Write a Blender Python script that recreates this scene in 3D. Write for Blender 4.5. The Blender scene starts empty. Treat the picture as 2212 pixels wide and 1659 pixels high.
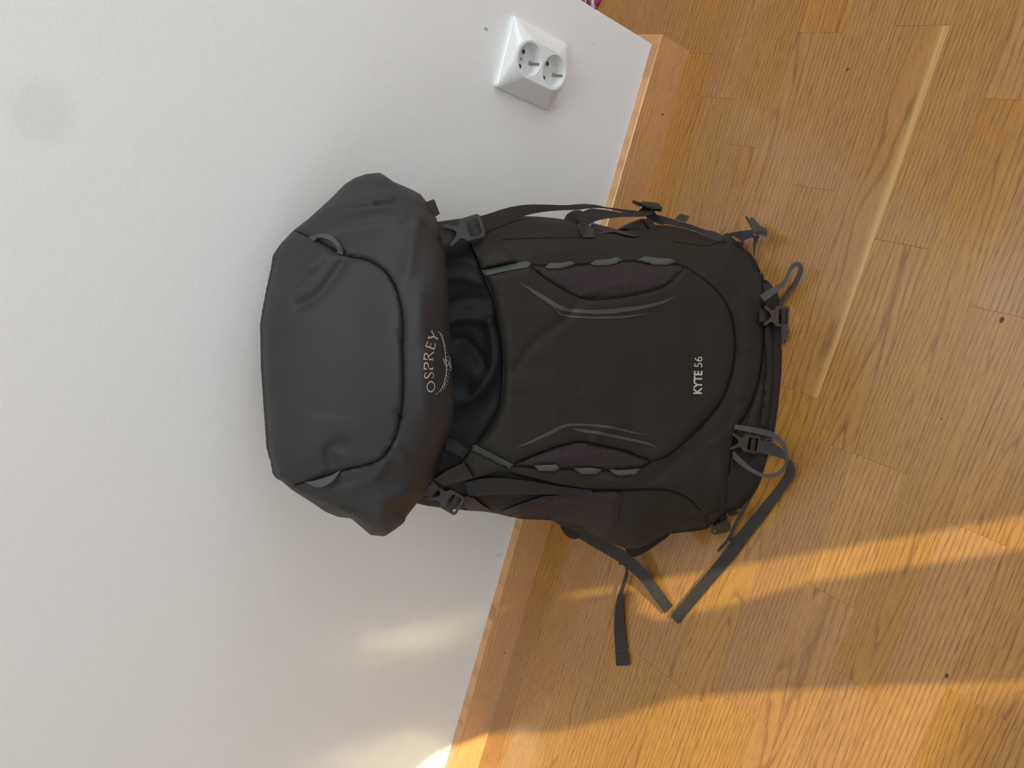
import bpy, bmesh, math, random
import numpy as np
from mathutils import Matrix, Vector
from mathutils.bvhtree import BVHTree
from mathutils.geometry import delaunay_2d_cdt

random.seed(7)
S = bpy.context.scene
COL = S.collection

# ------------------------------------------------------------------ camera
F = 1661.0                                    # focal length in pixels of a 2212 x 1659 frame
R = np.array([[0.26019632, -0.64437354, -0.71908317],
              [-0.94684558, -0.31617896, -0.05928157],
              [-0.18915949, 0.69628558, -0.69239085]])   # world -> camera (right, down, forward)
CAM = np.array([0.0, 0.0, 1.0])
cd = bpy.data.cameras.new('camera')
cd.sensor_fit = 'HORIZONTAL'; cd.sensor_width = 36.0; cd.lens = F * 36.0 / 2212.0
cd.clip_start = 0.02; cd.clip_end = 50
cam = bpy.data.objects.new('camera', cd); COL.objects.link(cam)
m = Matrix.Identity(4)
for i in range(3):
    m[i][0] = R[0, i]; m[i][1] = -R[1, i]; m[i][2] = -R[2, i]; m[i][3] = CAM[i]
cam.matrix_world = m
S.camera = cam

# ------------------------------------------------------------------ world, sun, daylight, exposure
W = bpy.data.worlds.new('world'); S.world = W; W.use_nodes = True
bg = W.node_tree.nodes['Background']; bg.inputs[0].default_value = (0.62, 0.76, 1.0, 1); bg.inputs[1].default_value = 0.6
SUN_AZ = (-0.597, 0.802); SUN_TAN = 0.404
sl = bpy.data.lights.new('sun', 'SUN'); sl.energy = 7.6; sl.angle = math.radians(0.32); sl.color = (1.0, 0.91, 0.52)
so = bpy.data.objects.new('sun', sl); COL.objects.link(so)
so.rotation_euler = Vector((SUN_AZ[0], SUN_AZ[1], -SUN_TAN)).to_track_quat('-Z', 'Y').to_euler()


def area(name, loc, target, sx, sy, power, color):
    l = bpy.data.lights.new(name, 'AREA'); l.shape = 'RECTANGLE'; l.size = sx; l.size_y = sy; l.energy = power; l.color = color
    o = bpy.data.objects.new(name, l); COL.objects.link(o); o.location = loc
    o.rotation_euler = (Vector(target) - Vector(loc)).to_track_quat('-Z', 'Z').to_euler()
    return o


area('window_daylight', (0.4, -1.45, 0.8), (0.4, 0.6, 0.75), 2.6, 1.3, 1.0, (0.74, 0.87, 1.0))
area('window_daylight', (2.55, -0.3, 1.5), (0.0, 0.3, 0.9), 1.5, 1.6, 36.0, (0.84, 0.92, 1.0))
area('window_daylight', (-2.4, -0.6, 1.7), (-0.1, 0.7, 0.5), 1.2, 1.2, 10.0, (0.90, 0.95, 1.0))
area('added_top_fill', (0.35, 0.05, 2.46), (0.35, 0.05, 0.0), 1.0, 1.0, 21.0, (0.88, 0.95, 1.0))  # added overhead fill for the upper wall and lid; the ceiling is closed

S.view_settings.view_transform = 'Standard'
S.view_settings.look = 'None'
S.view_settings.gamma = 1.0
S.view_settings.use_curve_mapping = False
S.view_settings.exposure = -0.09
S.cycles.max_bounces = 8
S.cycles.diffuse_bounces = 5
S.cycles.glossy_bounces = 3
S.cycles.sample_clamp_indirect = 300.0
S.cycles.use_denoising = True
S.cycles.blur_glossy = 0.1

# ------------------------------------------------------------------ helpers: objects and materials
def link(name, me, mat=None, parent=None, label=None, cat=None, kind=None, group=None):
    o = bpy.data.objects.new(name, me); COL.objects.link(o)
    if mat is not None and me is not None:
        me.materials.append(mat)
    if parent is not None: o.parent = parent
    if label: o['label'] = label
    if cat: o['category'] = cat
    if kind: o['kind'] = kind
    if group: o['group'] = group
    return o


def mesh(name, verts, faces, smooth=False):
    me = bpy.data.meshes.new(name)
    me.from_pydata([tuple(map(float, v)) for v in verts], [], [tuple(map(int, f)) for f in faces])
    me.validate(); me.update()
    if smooth:
        me.polygons.foreach_set('use_smooth', [True] * len(me.polygons))
    return me


def box_geo(x0, x1, y0, y1, z0, z1):
    v = [(x, y, z) for z in (z0, z1) for y in (y0, y1) for x in (x0, x1)]
    f = [(0, 2, 3, 1), (4, 5, 7, 6), (0, 1, 5, 4), (2, 6, 7, 3), (0, 4, 6, 2), (1, 3, 7, 5)]
    return v, f


def boxes(name, bs):
    V, Fc = [], []
    for b in bs:
        v, f = box_geo(*b); n = len(V); V += v; Fc += [tuple(i + n for i in q) for q in f]
    return mesh(name, V, Fc)


class NT:
    """small node-tree writer"""
    def __init__(s, name):
        s.mat = bpy.data.materials.new(name); s.mat.use_nodes = True
        s.t = s.mat.node_tree; s.b = s.t.nodes['Principled BSDF']
    def n(s, typ, ins=None, **kw):
        nd = s.t.nodes.new(typ)
        for k, v in kw.items(): setattr(nd, k, v)
        for k, v in (ins or {}).items(): s.put(nd.inputs[k], v)
        return nd
    def put(s, sock, v):
        if isinstance(v, bpy.types.NodeSocket): s.t.links.new(v, sock)
        elif isinstance(v, bpy.types.Node): s.t.links.new(v.outputs[0], sock)
        else: sock.default_value = v
    def math(s, op, a, b=0.0, c=0.0):
        nd = s.t.nodes.new('ShaderNodeMath'); nd.operation = op
        for i, v in enumerate((a, b, c)): s.put(nd.inputs[i], v)
        return nd.outputs[0]
    def mix(s, fac, a, b, blend='MIX'):
        nd = s.t.nodes.new('ShaderNodeMix'); nd.data_type = 'RGBA'; nd.blend_type = blend
        s.put(nd.inputs[0], fac); s.put(nd.inputs[6], a); s.put(nd.inputs[7], b)
        return nd.outputs[2]
    def ramp(s, fac, stops):
        nd = s.t.nodes.new('ShaderNodeValToRGB'); s.put(nd.inputs[0], fac)
        el = nd.color_ramp.elements
        while len(el) < len(stops): el.new(0.5)
        for e, (p, c) in zip(el, stops):
            e.position = p; e.color = c if len(c) == 4 else (*c, 1)
        return nd.outputs[0]
    def bump(s, h, strength=0.3, dist=0.001):
        nd = s.n('ShaderNodeBump', {'Height': h, 'Strength': strength, 'Distance': dist})
        s.put(s.b.inputs['Normal'], nd.outputs[0])
    def set(s, **kw):
        for k, v in kw.items(): s.put(s.b.inputs[k.replace('_', ' ')], v)
        return s.mat


def g(c):      # sRGB 0-255 -> linear rgba
    return tuple(((x / 255 / 12.92) if x / 255 < 0.04045 else ((x / 255 + 0.055) / 1.055) ** 2.4) for x in c) + (1.0,)


def fabric(name, col, rough=0.75, weave=900.0, var=0.12, bump=0.25, spec=0.18, fold=0.0):
    k = NT(name); co = k.n('ShaderNodeTexCoord').outputs['Object']
    big = k.n('ShaderNodeTexNoise', {'Vector': co, 'Scale': 9.0, 'Detail': 4.0}).outputs[0]
    fine = k.n('ShaderNodeTexNoise', {'Vector': co, 'Scale': weave, 'Detail': 2.0}).outputs[0]
    c2 = tuple(x * (1 + var * 2) for x in col[:3]) + (1,); c1 = tuple(x * (1 - var) for x in col[:3]) + (1,)
    c = k.mix(big, c1, c2)
    c = k.mix(k.math('MULTIPLY', fine, 0.25), c, tuple(x * 0.6 for x in col[:3]) + (1,))
    mp = k.n('ShaderNodeMapping', {'Vector': co, 'Scale': (1.0, 1.0, 0.55), 'Rotation': (0.3, 0.5, 0.4)}).outputs[0]
    fo = k.n('ShaderNodeTexNoise', {'Vector': mp, 'Scale': 13.0, 'Detail': 2.0, 'Roughness': 0.45, 'Distortion': 0.6}).outputs[0]
    h = k.math('ADD', k.math('MULTIPLY', fine, 0.00009 * bump / 0.25), k.math('MULTIPLY', fo, fold))
    nd = k.n('ShaderNodeBump', {'Height': h, 'Strength': 1.0, 'Distance': 1.0})
    k.put(k.b.inputs['Normal'], nd.outputs[0])
    return k.set(Base_Color=c, Roughness=rough, Specular_IOR_Level=spec)


def webbing(name, col, rough=0.6):
    k = NT(name); uv = k.n('ShaderNodeTexCoord').outputs['UV']
    sx = k.n('ShaderNodeSeparateXYZ', {0: uv}).outputs
    w = k.math('SINE', k.math('MULTIPLY', sx[0], 2 * math.pi / 0.0016))
    e = k.math('SINE', k.math('MULTIPLY', sx[1], 2 * math.pi / 0.0030))
    c = k.mix(k.math('MULTIPLY_ADD', w, 0.5, 0.5), tuple(x * 0.88 for x in col[:3]) + (1,), tuple(x * 1.10 for x in col[:3]) + (1,))
    h = k.math('ADD', w, k.math('MULTIPLY', e, 0.5))
    nd = k.n('ShaderNodeBump', {'Height': h, 'Strength': 0.18, 'Distance': 0.0004}); k.put(k.b.inputs['Normal'], nd.outputs[0])
    return k.set(Base_Color=c, Roughness=rough, Specular_IOR_Level=0.22)


def ribmesh(name, col):
    k = NT(name); co = k.n('ShaderNodeTexCoord').outputs['Object']
    uv = k.n('ShaderNodeSeparateXYZ', {0: k.n('ShaderNodeTexCoord').outputs['UV']}).outputs
    nz = k.n('ShaderNodeTexNoise', {'Vector': co, 'Scale': 20.0, 'Detail': 1.0}).outputs[0]
    h = k.math('ADD', uv[0], k.math('MULTIPLY', nz, 0.004))
    w = k.math('SINE', k.math('MULTIPLY', h, 2 * math.pi / 0.0019))
    c = k.mix(k.math('MULTIPLY_ADD', w, 0.5, 0.5), tuple(x * 0.68 for x in col[:3]) + (1,), tuple(x * 1.22 for x in col[:3]) + (1,))
    nd = k.n('ShaderNodeBump', {'Height': w, 'Strength': 0.5, 'Distance': 0.0005}); k.put(k.b.inputs['Normal'], nd.outputs[0])
    return k.set(Base_Color=c, Roughness=0.8, Specular_IOR_Level=0.25)


def plastic(name, col, rough=0.4, metal=0.0, spec=0.5):
    k = NT(name); co = k.n('ShaderNodeTexCoord').outputs['Object']
    f = k.n('ShaderNodeTexNoise', {'Vector': co, 'Scale': 700.0, 'Detail': 1.0}).outputs[0]
    k.bump(f, 0.15, 0.0003)
    return k.set(Base_Color=col, Roughness=rough, Metallic=metal, Specular_IOR_Level=spec)


def wood(name, light, mid, dark, gloss=0.32, along=0):
    """oak: growth rings cut by a slightly tilted plane, fine pores, per-piece tone (object colour = ring offset, depth, tilt, tone)"""
    k = NT(name); co = k.n('ShaderNodeTexCoord').outputs['Object']
    oi = k.n('ShaderNodeObjectInfo')
    oc = k.n('ShaderNodeSeparateColor', {0: oi.outputs['Color']}).outputs
    tone = oi.outputs['Alpha']; rnd = oi.outputs['Random']
    sp = k.n('ShaderNodeSeparateXYZ', {0: co}).outputs
    x, y = (sp[0], sp[1]) if along == 0 else (sp[0], sp[2])
    off = k.math('MULTIPLY', rnd, 37.0)
    v1 = k.n('ShaderNodeCombineXYZ', {0: k.math('ADD', k.math('MULTIPLY', x, 2.2), off), 1: k.math('MULTIPLY', y, 16.0), 2: off}).outputs[0]
    n1 = k.n('ShaderNodeTexNoise', {'Vector': v1, 'Scale': 1.3, 'Detail': 2.0, 'Roughness': 0.5}).outputs[0]
    v2 = k.n('ShaderNodeCombineXYZ', {0: k.math('ADD', k.math('MULTIPLY', x, 11.0), off), 1: k.math('MULTIPLY', y, 130.0), 2: off}).outputs[0]
    n2 = k.n('ShaderNodeTexNoise', {'Vector': v2, 'Scale': 1.0, 'Detail': 3.0}).outputs[0]
    yy = k.math('ADD', k.math('SUBTRACT', y, k.math('MULTIPLY', k.math('SUBTRACT', oc[0], 0.5), 0.24)),
                k.math('MULTIPLY', k.math('SUBTRACT', n1, 0.5), 0.016))
    hh = k.math('ADD', k.math('MULTIPLY_ADD', x, k.math('MULTIPLY', k.math('SUBTRACT', oc[2], 0.5), 0.36), k.math('MULTIPLY', oc[1], 0.09)),
                k.math('MULTIPLY', k.math('SUBTRACT', n1, 0.5), 0.030))
    rr = k.math('SQRT', k.math('ADD', k.math('MULTIPLY', yy, yy), k.math('MULTIPLY', hh, hh)))
    ring = k.math('FRACT', k.math('ADD', k.math('MULTIPLY', rr, 205.0), k.math('MULTIPLY', n2, 0.40)))
    line = k.ramp(ring, [(0.0, (.75, .75, .75)), (0.10, (1, 1, 1)), (0.24, (.30, .30, .30)), (0.55, (.0, .0, .0)), (0.97, (.10, .10, .10)), (1.0, (.75, .75, .75))])
    v3 = k.n('ShaderNodeCombineXYZ', {0: k.math('ADD', k.math('MULTIPLY', x, 46.0), off), 1: k.math('MULTIPLY', y, 1100.0), 2: off}).outputs[0]
    pore = k.ramp(k.n('ShaderNodeTexNoise', {'Vector': v3, 'Scale': 1.0, 'Detail': 1.5}).outputs[0], [(0.47, (0, 0, 0)), (0.63, (1, 1, 1))])
    v4 = k.n('ShaderNodeCombineXYZ', {0: k.math('ADD', k.math('MULTIPLY', x, 5.0), off), 1: k.math('MULTIPLY', y, 240.0), 2: off}).outputs[0]
    streak = k.n('ShaderNodeTexNoise', {'Vector': v4, 'Scale': 1.0, 'Detail': 2.0}).outputs[0]
    c = k.mix(k.math('MULTIPLY_ADD', n1, 1.2, -0.15), mid, light)
    c = k.mix(k.math('MULTIPLY', k.math('SUBTRACT', streak, 0.35), 1.3), c, mid)
    c = k.mix(k.math('MULTIPLY', line, k.math('MULTIPLY_ADD', n2, 0.7, 0.12)), c, dark)
    c = k.mix(k.math('MULTIPLY', pore, k.math('MULTIPLY_ADD', line, 0.40, 0.36)), c, dark)
    t = k.math('MULTIPLY_ADD', tone, 0.36, 0.82)
    hs = k.n('ShaderNodeHueSaturation', {'Hue': k.math('MULTIPLY_ADD', rnd, 0.005, 0.4975), 'Saturation': k.math('MULTIPLY_ADD', rnd, 0.08, 0.96), 'Value': t, 'Color': c}).outputs[0]
    # pale sapwood edge on planks that ask for it
    sapw = k.n('ShaderNodeAttribute', attribute_type='OBJECT', attribute_name='sapwood').outputs['Fac']
    edge = k.math('MULTIPLY', k.ramp(k.math('ADD', k.math('MULTIPLY_ADD', x, 0.007, k.math('MULTIPLY', y, -1.0)), k.math('MULTIPLY', n2, 0.003)), [(0.0262, (0, 0, 0)), (0.0300, (1, 1, 1))]), sapw)
    hs = k.mix(k.math('MULTIPLY', edge, k.math('MULTIPLY_ADD', streak, 1.3, -0.05)), hs, g((206, 164, 100)))
    h = k.math('ADD', k.math('MULTIPLY', pore, -0.6), k.math('MULTIPLY', line, -0.3))
    nd = k.n('ShaderNodeBump', {'Height': h, 'Strength': 0.12, 'Distance': 0.0003}); k.put(k.b.inputs['Normal'], nd.outputs[0])
    return k.set(Base_Color=hs, Roughness=k.math('MULTIPLY_ADD', n2, 0.08, gloss), Specular_IOR_Level=0.25, Coat_Weight=1.0, Coat_Roughness=0.165, Coat_IOR=1.62)


def wallpaint(name, stains=False):
    k = NT(name); co = k.n('ShaderNodeTexCoord').outputs['Object']
    n1 = k.n('ShaderNodeTexNoise', {'Vector': co, 'Scale': 520.0, 'Detail': 3.0}).outputs[0]
    n2 = k.n('ShaderNodeTexNoise', {'Vector': co, 'Scale': 60.0, 'Detail': 3.0}).outputs[0]
    n3 = k.n('ShaderNodeTexNoise', {'Vector': co, 'Scale': 3.0, 'Detail': 2.0}).outputs[0]
    h = k.math('ADD', k.math('MULTIPLY', n1, 0.00032), k.math('ADD', k.math('MULTIPLY', n2, 0.00035), k.math('MULTIPLY', n3, 0.004)))
    nd = k.n('ShaderNodeBump', {'Height': h, 'Strength': 0.8, 'Distance': 1.0}); k.put(k.b.inputs['Normal'], nd.outputs[0])
    c = (0.80, 0.80, 0.78, 1)
    if stains:
        for (sx, sz, rx, rz, col, st) in ((0.2312, 0.3802, 0.0022, 0.0045, (0.30, 0.31, 0.31, 1), 0.8), (-0.0085, 0.8392, 0.035, 0.032, (0.70, 0.69, 0.66, 1), 0.45),
                                          (0.2801, 0.1912, 0.0012, 0.003, (0.45, 0.45, 0.45, 1), 0.6), (-0.53, 0.09, 0.004, 0.012, (0.62, 0.60, 0.57, 1), 0.5)):
            dd = k.n('ShaderNodeVectorMath', {0: k.n('ShaderNodeMapping', {'Vector': co, 'Location': (-sx / rx, 0, -sz / rz), 'Scale': (1 / rx, 0, 1 / rz)}).outputs[0]}, operation='LENGTH').outputs['Value']
            fac = k.ramp(k.math('ADD', dd, k.math('MULTIPLY', k.math('SUBTRACT', n1, 0.5), 0.5)), [(0.55, (st,) * 3), (1.0, (0, 0, 0))])
            c = k.mix(fac, c, col)
    return k.set(Base_Color=c, Roughness=0.82, Specular_IOR_Level=0.3)


M = {}
M['wall'] = wallpaint('wall_paint', True)
M['paint'] = wallpaint('white_paint')
M['oak'] = wood('oak_parquet', g((184, 134, 72)), g((167, 116, 53)), g((108, 66, 24)), gloss=0.26)
M['oak_trim'] = wood('oak_baseboard', g((220, 170, 114)), g((203, 149, 92)), g((158, 106, 58)), gloss=0.34, along=1)
M['knot'] = NT('knot_dark').set(Base_Color=(0.05, 0.03, 0.015, 1), Roughness=0.5)
M['joint'] = NT('joint_dark').set(Base_Color=(0.10, 0.055, 0.02, 1), Roughness=0.8)
M['body'] = fabric('charcoal_nylon', g((43, 39, 34)), fold=0.006)
M['pocket'] = fabric('charcoal_pocket_nylon', g((42, 38, 33)), fold=0.004)
M['panel'] = fabric('charcoal_panel_nylon', g((43, 39, 34)), fold=0.006)
M['lidfab'] = fabric('graphite_lid_nylon', g((44, 43, 43)), fold=0.006, rough=0.6, spec=0.35)
M['collar'] = fabric('black_ripstop', g((18, 18, 19)), rough=0.62, fold=0.002, spec=0.22)
M['base'] = fabric('dark_brown_base', g((42, 30, 25)))
M['mesh'] = ribmesh('plum_stretch_mesh', g((52, 43, 44)))
M['web'] = webbing('charcoal_webbing', g((54, 50, 49)))
M['webdark'] = webbing('black_webbing', g((38, 37, 38)))
M['webgrey'] = webbing('grey_webbing', g((72, 68, 65)))
M['loop'] = fabric('light_grey_tape', g((77, 80, 76)), weave=1500.0)
M['print'] = plastic('grey_print', g((62, 59, 55)), 0.55)
M['ink'] = plastic('silver_ink', g((185, 180, 168)), 0.5)
M['buckle'] = plastic('grey_acetal', g((58, 59, 61)), 0.42)
M['darkplastic'] = plastic('black_acetal', g((40, 38, 37)), 0.45)
M['bronze'] = plastic('olive_acetal', g((66, 59, 48)), 0.4)
M['seam'] = fabric('seam_shade_black', g((13, 12, 11)))
M['white_plastic'] = plastic('white_plastic', (0.80, 0.81, 0.80, 1), 0.22)
M['steel'] = NT('steel_clip').set(Base_Color=(0.45, 0.42, 0.38, 1), Roughness=0.3, Metallic=1.0)
M['hole'] = NT('contact_dark').set(Base_Color=(0.03, 0.03, 0.03, 1), Roughness=0.5)
M['pink'] = fabric('pink_knit', g((170, 58, 112)))
M['pinkwhite'] = fabric('white_knit', g((225, 205, 215)))
M['greystrap'] = fabric('grey_strap', g((92, 96, 102)))

# ------------------------------------------------------------------ the room
WY = 0.8356; XC = 0.3218; BY = 0.821; BH = 0.074
wall_back = link('wall_back', boxes('wall_back', [(-3.0, XC, WY, WY + 0.12, 0, 2.5)]), M['wall'], kind='structure')
wall_side = link('wall_side', boxes('wall_side', [(XC - 0.12, XC, WY + 0.12, 3.6, 0, 2.5)]), M['paint'], kind='structure')
link('wall_far', boxes('wall_far', [(XC, 3.0, 3.5, 3.6, 0, 2.5)]), M['paint'], kind='structure')
link('wall_left', boxes('wall_left', [(-3.1, -3.0, -1.3, WY, 0, 2.5)]), M['paint'], kind='structure')
link('wall_right', boxes('wall_right', [(2.9, 3.0, -1.3, -1.05, 0, 2.5), (2.9, 3.0, 0.45, 3.5, 0, 2.5), (2.9, 3.0, -1.05, 0.45, 0, 0.6), (2.9, 3.0, -1.05, 0.45, 2.3, 2.5)]), M['paint'], kind='structure')
link('ceiling', boxes('ceiling', [(-3.0, 3.0, -1.3, 3.6, 2.5, 2.6)]), M['paint'], kind='structure')


def cdt(outer, holes=(), pts=()):
    vs = []; es = []
    for poly in [outer] + list(holes):
        n = len(vs); k = len(poly); vs += [Vector((float(p[0]), float(p[1]))) for p in poly]
        es += [(n + i, n + (i + 1) % k) for i in range(k)]
    vs += [Vector((float(p[0]), float(p[1]))) for p in pts]
    ov, oe, of, _, _, _ = delaunay_2d_cdt(vs, es, [], 0, 1e-7)
    P = np.array([(v.x, v.y) for v in ov])
    T = np.array([f for f in of if len(f) == 3], dtype=int)
    c = P[T].mean(1)
    ok = inpoly(c, outer)
    for h in holes: ok &= ~inpoly(c, h)
    T = T[ok]
    a = P[T[:, 1]] - P[T[:, 0]]; b = P[T[:, 2]] - P[T[:, 0]]
    cr = a[:, 0] * b[:, 1] - a[:, 1] * b[:, 0]
    T = T[np.abs(cr) > 1e-12]; cr = cr[np.abs(cr) > 1e-12]
    T[cr < 0] = T[cr < 0][:, ::-1]
    return P, T


def inpoly(p, poly):
    p = np.asarray(p, float); poly = np.asarray(poly, float)
    x, y = p[:, 0], p[:, 1]; r = np.zeros(len(p), bool)
    x1, y1 = poly[-1]
    for x2, y2 in poly:
        cnd = (y1 > y) != (y2 > y)
        if y1 != y2:
            r ^= cnd & (x < (x1 - x2) * (y - y2) / (y1 - y2) + x2)
        x1, y1 = x2, y2
    return r


def bedges(T):
    cnt = {}
    for t in T:
        for a, b in ((t[0], t[1]), (t[1], t[2]), (t[2], t[0])):
            if (b, a) in cnt: del cnt[(b, a)]
            else: cnt[(a, b)] = 1
    return list(cnt)


# added, unseen panel behind the camera, its openings shaped to throw the sun streaks
A_edge = [(0.738, 0.15), (0.738, 0.60), (0.744, 0.83), (0.740, 0.90), (0.706, 0.95), (0.682, 1.0), (0.675, 1.15), (0.668, 1.19), (0.655, 1.215), (0.60, 1.26), (0.40, 1.30)]
op1 = A_edge + [(-0.9, 1.30), (-0.9, 0.15)]
op2 = [(0.909, 0.70), (0.953, 0.70), (0.953, 0.90), (0.957, 1.03), (0.947, 1.03), (0.942, 0.965), (0.90, 0.958), (0.876, 0.935), (0.886, 0.90), (0.906, 0.84)]
P2, T2 = cdt([(-3, 0), (3, 0), (3, 2.5), (-3, 2.5)], [op1, op2])
n2 = len(P2)
V = [(p[0], -1.300, p[1]) for p in P2] + [(p[0], -1.303, p[1]) for p in P2]
Fc = [tuple(t) for t in T2[:, ::-1]] + [tuple(t + n2) for t in T2] + [(a, b, b + n2, a + n2) for a, b in bedges(T2)]
link('sun_mask_wall', mesh('sun_mask_wall', V, Fc), M['paint'], kind='structure')
link('sun_blocker_outside', boxes('sun_blocker_outside', [(0.6, 3.475, -5.1, -5.0, -1.0, 2.60)]), M['paint'], kind='structure')  # added, unseen block that cuts off the low sun and softens its patch

# ---- floor: a base and its parquet strips
floor = link('floor', boxes('floor', [(-3.0, 3.0, -1.3, 3.6, -0.05, -0.0062)]), M['oak'], kind='structure'); floor.color = (0.9, 0.9, 0.5, 0.4)
ys = [2.43, 2.364, 2.298, 2.232, 2.166, 2.1, 2.034, 1.968, 1.902, 1.836, 1.77, 1.704, 1.638, 1.572, 1.506, 1.44, 1.374, 1.308, 1.242, 1.176, 1.110, 1.043, 0.976, 0.9085, 0.8425, 0.7765, 0.7097, 0.6445, 0.5780, 0.5120, 0.4435, 0.3755, 0.3075,
      0.2500, 0.184, 0.118, 0.052, -0.014, -0.08, -0.146, -0.212, -0.278, -0.344, -0.41, -0.476, -0.542]
known = {0.7765: [-0.745, -0.30, 0.27], 0.7097: [-1.02, -0.68, -0.22, 0.2045, 0.62], 0.6445: [-0.95, -0.46, -0.06, 0.365, 0.8], 0.5780: [-0.979, -0.578, -0.24, 0.161, 0.6], 0.5120: [-1.0, -0.578, -0.106, 0.373, 0.81],
         0.4435: [-0.93, -0.55, -0.157, 0.110, 0.55], 0.3755: [-0.77, -0.34, -0.156, 0.29, 0.7], 0.3075: [-0.85, -0.425, 0.056, 0.48], 0.2500: [-0.60, -0.19, 0.26, 0.7], 0.184: [-0.8, -0.37, 0.08, 0.5]}
tone_at = {(0.5120, -0.106): (0.35, 0.75, 0.49, 0.42), (0.3755, -0.156): (0.46, 0.12, 0.62, 0.40), (0.3755, -0.77): (0.5, 0.9, 0.52, 0.6), (0.3075, -0.425): (0.46, 0.10, 0.40, 0.38),
           (0.4435, -0.157): (0.45, 0.22, 0.6, 0.46), (0.3755, -0.34): (0.9, 0.9, 0.5, 0.66), (0.5780, -0.979): (0.3, 0.8, 0.5, 0.36), (0.7097, -0.68): (0.5, 0.12, 0.6, 0.5),
           (0.4435, -0.55): (0.95, 0.9, 0.5, 0.36), (0.6445, -0.06): (0.6, 0.25, 0.62, 0.52), (0.2500, -0.19): (0.5, 0.16, 0.62, 0.45)}


def plank(x0, x1, y0, y1, col, sap):
    cx, cy = (x0 + x1) / 2, (y0 + y1) / 2; gp = 0.00006; ch = 0.00025
    hx, hy = (x1 - x0) / 2 - gp, (y1 - y0) / 2 - gp
    dz = random.uniform(-0.00008, 0.00008)
    V = [(sx * hx, sy * hy, z) for z in (-0.006,) for sx, sy in ((-1, -1), (1, -1), (1, 1), (-1, 1))]
    V += [(sx * hx, sy * hy, -ch * 0.8) for sx, sy in ((-1, -1), (1, -1), (1, 1), (-1, 1))]
    V += [(sx * (hx - ch), sy * (hy - ch), 0) for sx, sy in ((-1, -1), (1, -1), (1, 1), (-1, 1))]
    Fq = [(0, 3, 2, 1), (8, 9, 10, 11)]
    for i in range(4):
        j = (i + 1) % 4
        Fq += [(i, j, j + 4, i + 4), (i + 4, j + 4, j + 8, i + 8)]
    o = link('plank', mesh('plank', V, Fq), M['oak'], floor)
    o.location = (cx, cy, dz)
    o.color = col
    o['sapwood'] = 1.0 if sap else 0.0


for yt, yb in zip(ys[:-1], ys[1:]):
    if yt > 0.85: xl, xr = XC + 0.001, 1.5
    elif yt > 0.7: xl, xr = -2.1, 1.5
    else: xl, xr = -2.1, 1.5
    if yt in known: xs = [x for x in known[yt]]
    else:
        xs = []; x = xl - random.uniform(0.0, 0.4)
        while x < xr:
            xs.append(x); x += random.uniform(0.36, 0.56)
    xs = [x for x in xs if xl + 0.03 < x < xr - 0.03]
    while xs and xs[0] - xl > 0.6: xs.insert(0, xs[0] - random.uniform(0.38, 0.52))
    while xs and xr - xs[-1] > 0.6: xs.append(xs[-1] + random.uniform(0.38, 0.52))
    ed = [xl] + xs + [xr]
    for x0, x1 in zip(ed[:-1], ed[1:]):
        key = (yt, round(x0, 4))
        flame = random.random() < 0.35
        col = tone_at.get(key) or (random.uniform(0.35, 0.65) if flame else random.choice((random.uniform(0.0, 0.25), random.uniform(0.75, 1.0))),
                                   random.uniform(0.08, 0.35) if flame else random.uniform(0.4, 1.0), random.choice((random.uniform(0.36, 0.44), random.uniform(0.56, 0.64))) if flame else random.uniform(0.46, 0.54), random.uniform(0.34, 0.62))
        plank(x0, x1, yb, yt, col, key == (0.5120, -0.106))

for kx, ky, kr in ((1831, 150, .0014), (2164, 691, .0022), (2045, 1460, .0017), (1241, 1175, .0011), (2034, 905, .0008)):
    dd = np.array([kx - 1106, ky - 829.5, F]) @ R; q = CAM - dd / dd[2]
    kv = [(q[0] + kr * 1.7 * math.cos(a), q[1] + kr * math.sin(a), z) for z in (0.0003, -0.001) for a in np.linspace(0, 2 * math.pi, 9, endpoint=False)]
    link('knot', mesh('knot', kv, [tuple(range(9)), tuple(range(17, 8, -1))] + [(i, i + 9, (i + 1) % 9 + 9, (i + 1) % 9) for i in range(9)]), M['knot'], floor, label='small dark knot')

# ---- baseboards, mitred at the outer corner
b = 0.0016
prof = [(0, 0.0), (0, BH - 0.0002), (WY - BY - b, BH - 0.0002), (WY - BY - b * 0.3, BH - b * 0.45), (WY - BY, BH - b * 1.2), (WY - BY, 0.0)]
V = []; th = WY - BY
for end in (0, 1):
    for d, z in prof:
        x = -2.99 if end == 0 else XC + d          # mitred at the outer corner
        V.append((x, WY - d, z))
n = len(prof)
Fq = [tuple(range(n)), tuple(range(2 * n - 1, n - 1, -1))] + [(i, i + n, (i + 1) % n + n, (i + 1) % n) for i in range(n)]
bb = link('baseboard_back', mesh('baseboard_back', V, Fq), M['oak_trim'], kind='structure'); bb.color = (0.9, 0.5, 0.52, 0.55)
V = []
for end in (0, 1):
    for d, z in prof:
        V.append((XC + d, WY - d if end == 0 else 3.49, z))
Fq = [tuple(range(n)), tuple(range(2 * n - 1, n - 1, -1))] + [(i, i + n, (i + 1) % n + n, (i + 1) % n) for i in range(n)]
bs = link('baseboard_side', mesh('baseboard_side', V, Fq), M['oak_trim'], kind='structure'); bs.color = (0.2, 0.6, 0.5, 0.3)


def disc(cx, cz, r, y, n=10, th=0.0004):
    V = [(cx + r * math.cos(2 * math.pi * i / n), y - th, cz + r * math.sin(2 * math.pi * i / n) * 1.2) for i in range(n)]
    V += [(v[0], y + th, v[2]) for v in V]
    return V, [tuple(range(n)), tuple(range(2 * n - 1, n - 1, -1))] + [(i, i + n, (i + 1) % n + n, (i + 1) % n) for i in range(n)]


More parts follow.
